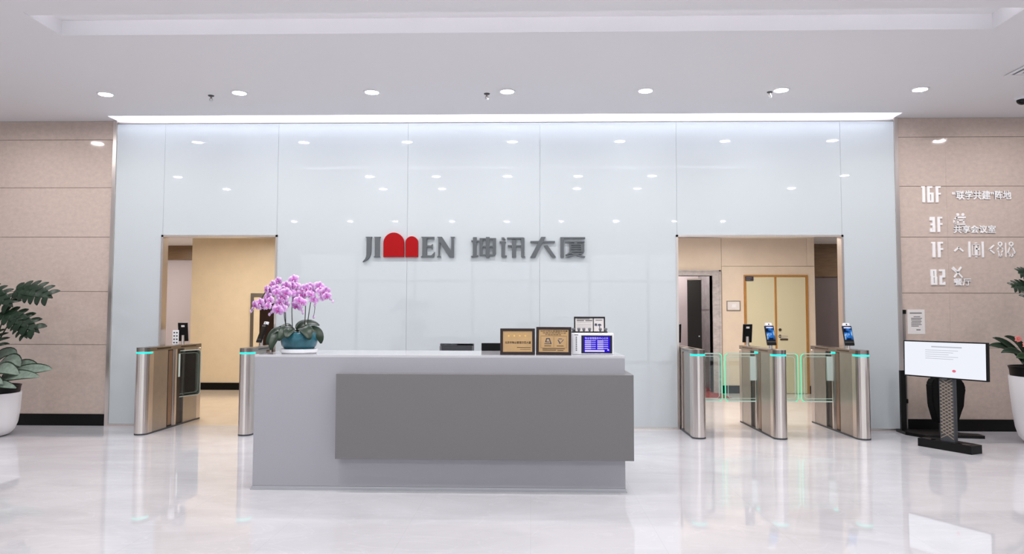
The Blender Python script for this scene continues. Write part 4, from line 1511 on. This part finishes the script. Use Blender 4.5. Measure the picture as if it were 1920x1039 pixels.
for a, b, c2, wd, dy in cal:
    lf = MB()
    add_leaf(lf, L_(*a, dy * 0.5), L_(*b, dy), L_(*c2, dy * 1.1), wd, Vector((0.0, -0.75, 0.7)), 10, edge=True, fold=0.2, power=0.6)
    lf.mi = 1
    lf.tube([Vector(((a[0] - LP.x) * 0.5, 0, 0.52)), L_(*a, dy * 0.5)], 0.005, 6)
    lf.build('striped_leaf', [M['leaf_silver'], M['leaf']], lp, True)

rp = thing('potted_plant', 'tall white planter with pink blooms at the right edge', 'plant', (5.685, -0.93, 0))
MB().lathe([(0, 0), (0.24, 0), (0.29, 0.02), (0.335, 0.07), (0.365, 0.17), (0.385, 0.32), (0.405, 0.55), (0.415, 0.735), (0.395, 0.735), (0.385, 0.66), (0, 0.66)], n=48).build('planter', M['pot_white'], rp, True, 0.9)
MB().lathe([(0.392, 0.66), (0.405, 0.80), (0.418, 0.84), (0.40, 0.84), (0.385, 0.79), (0, 0.79)], n=40, caps=False).build('inner_pot', M['black'], rp, True, 0.9)
RP = Vector(rp.location)


def R_(x, z, dy=0.0):
    return Vector((x - 0.08, -0.98 + dy, z)) - RP


for a, b, c2, wd, dy in (((5.42, 0.86), (5.25, 1.12), (5.06, 1.155), 0.12, -0.05), ((5.35, 0.98), (5.15, 1.10), (4.975, 1.07), 0.10, -0.10), ((5.45, 0.86), (5.25, 1.08), (5.07, 1.00), 0.11, -0.16),
                        ((5.5, 0.86), (5.40, 1.15), (5.22, 1.17), 0.12, 0.0), ((5.5, 0.85), (5.33, 1.0), (5.20, 0.95), 0.13, -0.2), ((5.55, 0.85), (5.45, 1.02), (5.30, 0.99), 0.14, -0.25), ((5.6, 0.85), (5.5, 1.2), (5.42, 1.22), 0.13, -0.05),
                        ((5.65, 0.85), (5.7, 1.2), (5.9, 1.1), 0.13, 0.0), ((5.6, 0.85), (5.6, 1.1), (5.52, 1.02), 0.14, -0.26), ((5.5, 0.85), (5.35, 0.96), (5.24, 0.89), 0.11, -0.22), ((5.55, 0.85), (5.42, 0.95), (5.36, 0.90), 0.12, -0.3), ((5.7, 0.85), (5.8, 1.1), (5.95, 0.95), 0.13, -0.2)):
    lf = MB()
    add_leaf(lf, R_(*a, dy * 0.4), R_(*b, dy), R_(*c2, dy * 1.1), wd, Vector((0, -0.7, 0.7)), 10, fold=0.3)
    lf.tube([Vector(((a[0] - RP.x) * 0.4, 0, 0.78)), R_(*a, dy * 0.4)], 0.005, 6)
    solid(lf.build('leaf', M['leaf_back'] if wd > 0.125 else M['leaf'], rp, True), 0.002)
for x, z, dy in ((5.285, 1.145, -0.12), (5.30, 1.085, -0.22), (5.335, 1.09, -0.2)):
    st = MB().tube(smooth_path([(-0.1, 0, 0.79), (-0.2, dy * 0.5, 0.95), R_(x, z, dy)]), 0.004).build('bloom_stem', M['stem'], rp, True)
    p = R_(x, z, dy)
    b = MB()
    for k in range(7):
        a = 2 * PI * k / 7
        add_leaf(b, p, p + Vector((0.022 * math.cos(a), -0.018, 0.022 * math.sin(a))), p + Vector((0.040 * math.cos(a), -0.006, 0.034 * math.sin(a))), 0.030, Vector((0, -1, 0.1)), 5, fold=0.2)
    b.lathe([(0, -0.010), (0.010, 0), (0, 0.010)], p + Vector((0, -0.012, 0)), 10)
    b.build('bloom', M['pink_bloom'], st, True)
tall = [((5.55, 1.70), (5.29, 1.70), 0.20, 0.0), ((5.62, 1.62), (5.36, 1.56), 0.22, -0.1), ((5.60, 1.82), (5.40, 1.86), 0.2, 0.05), ((5.75, 1.7), (6.05, 1.62), 0.25, 0.0), ((5.7, 1.85), (5.85, 2.05), 0.22, 0.1)]
for a, b, wd, dy in tall:
    MB().tube(smooth_path([(0.05, 0.05, 0.79), (0.06, 0.03, 1.3), R_(a[0], a[1], dy)]), 0.008, 8, 0.005).build('stem', M['stem'], rp, True)
    lf = MB()
    add_monstera(lf, R_(a[0], a[1], dy), R_(b[0], b[1], dy - 0.03), wd)
    solid(lf.build('split_leaf', M['leaf'], rp, True), 0.002)
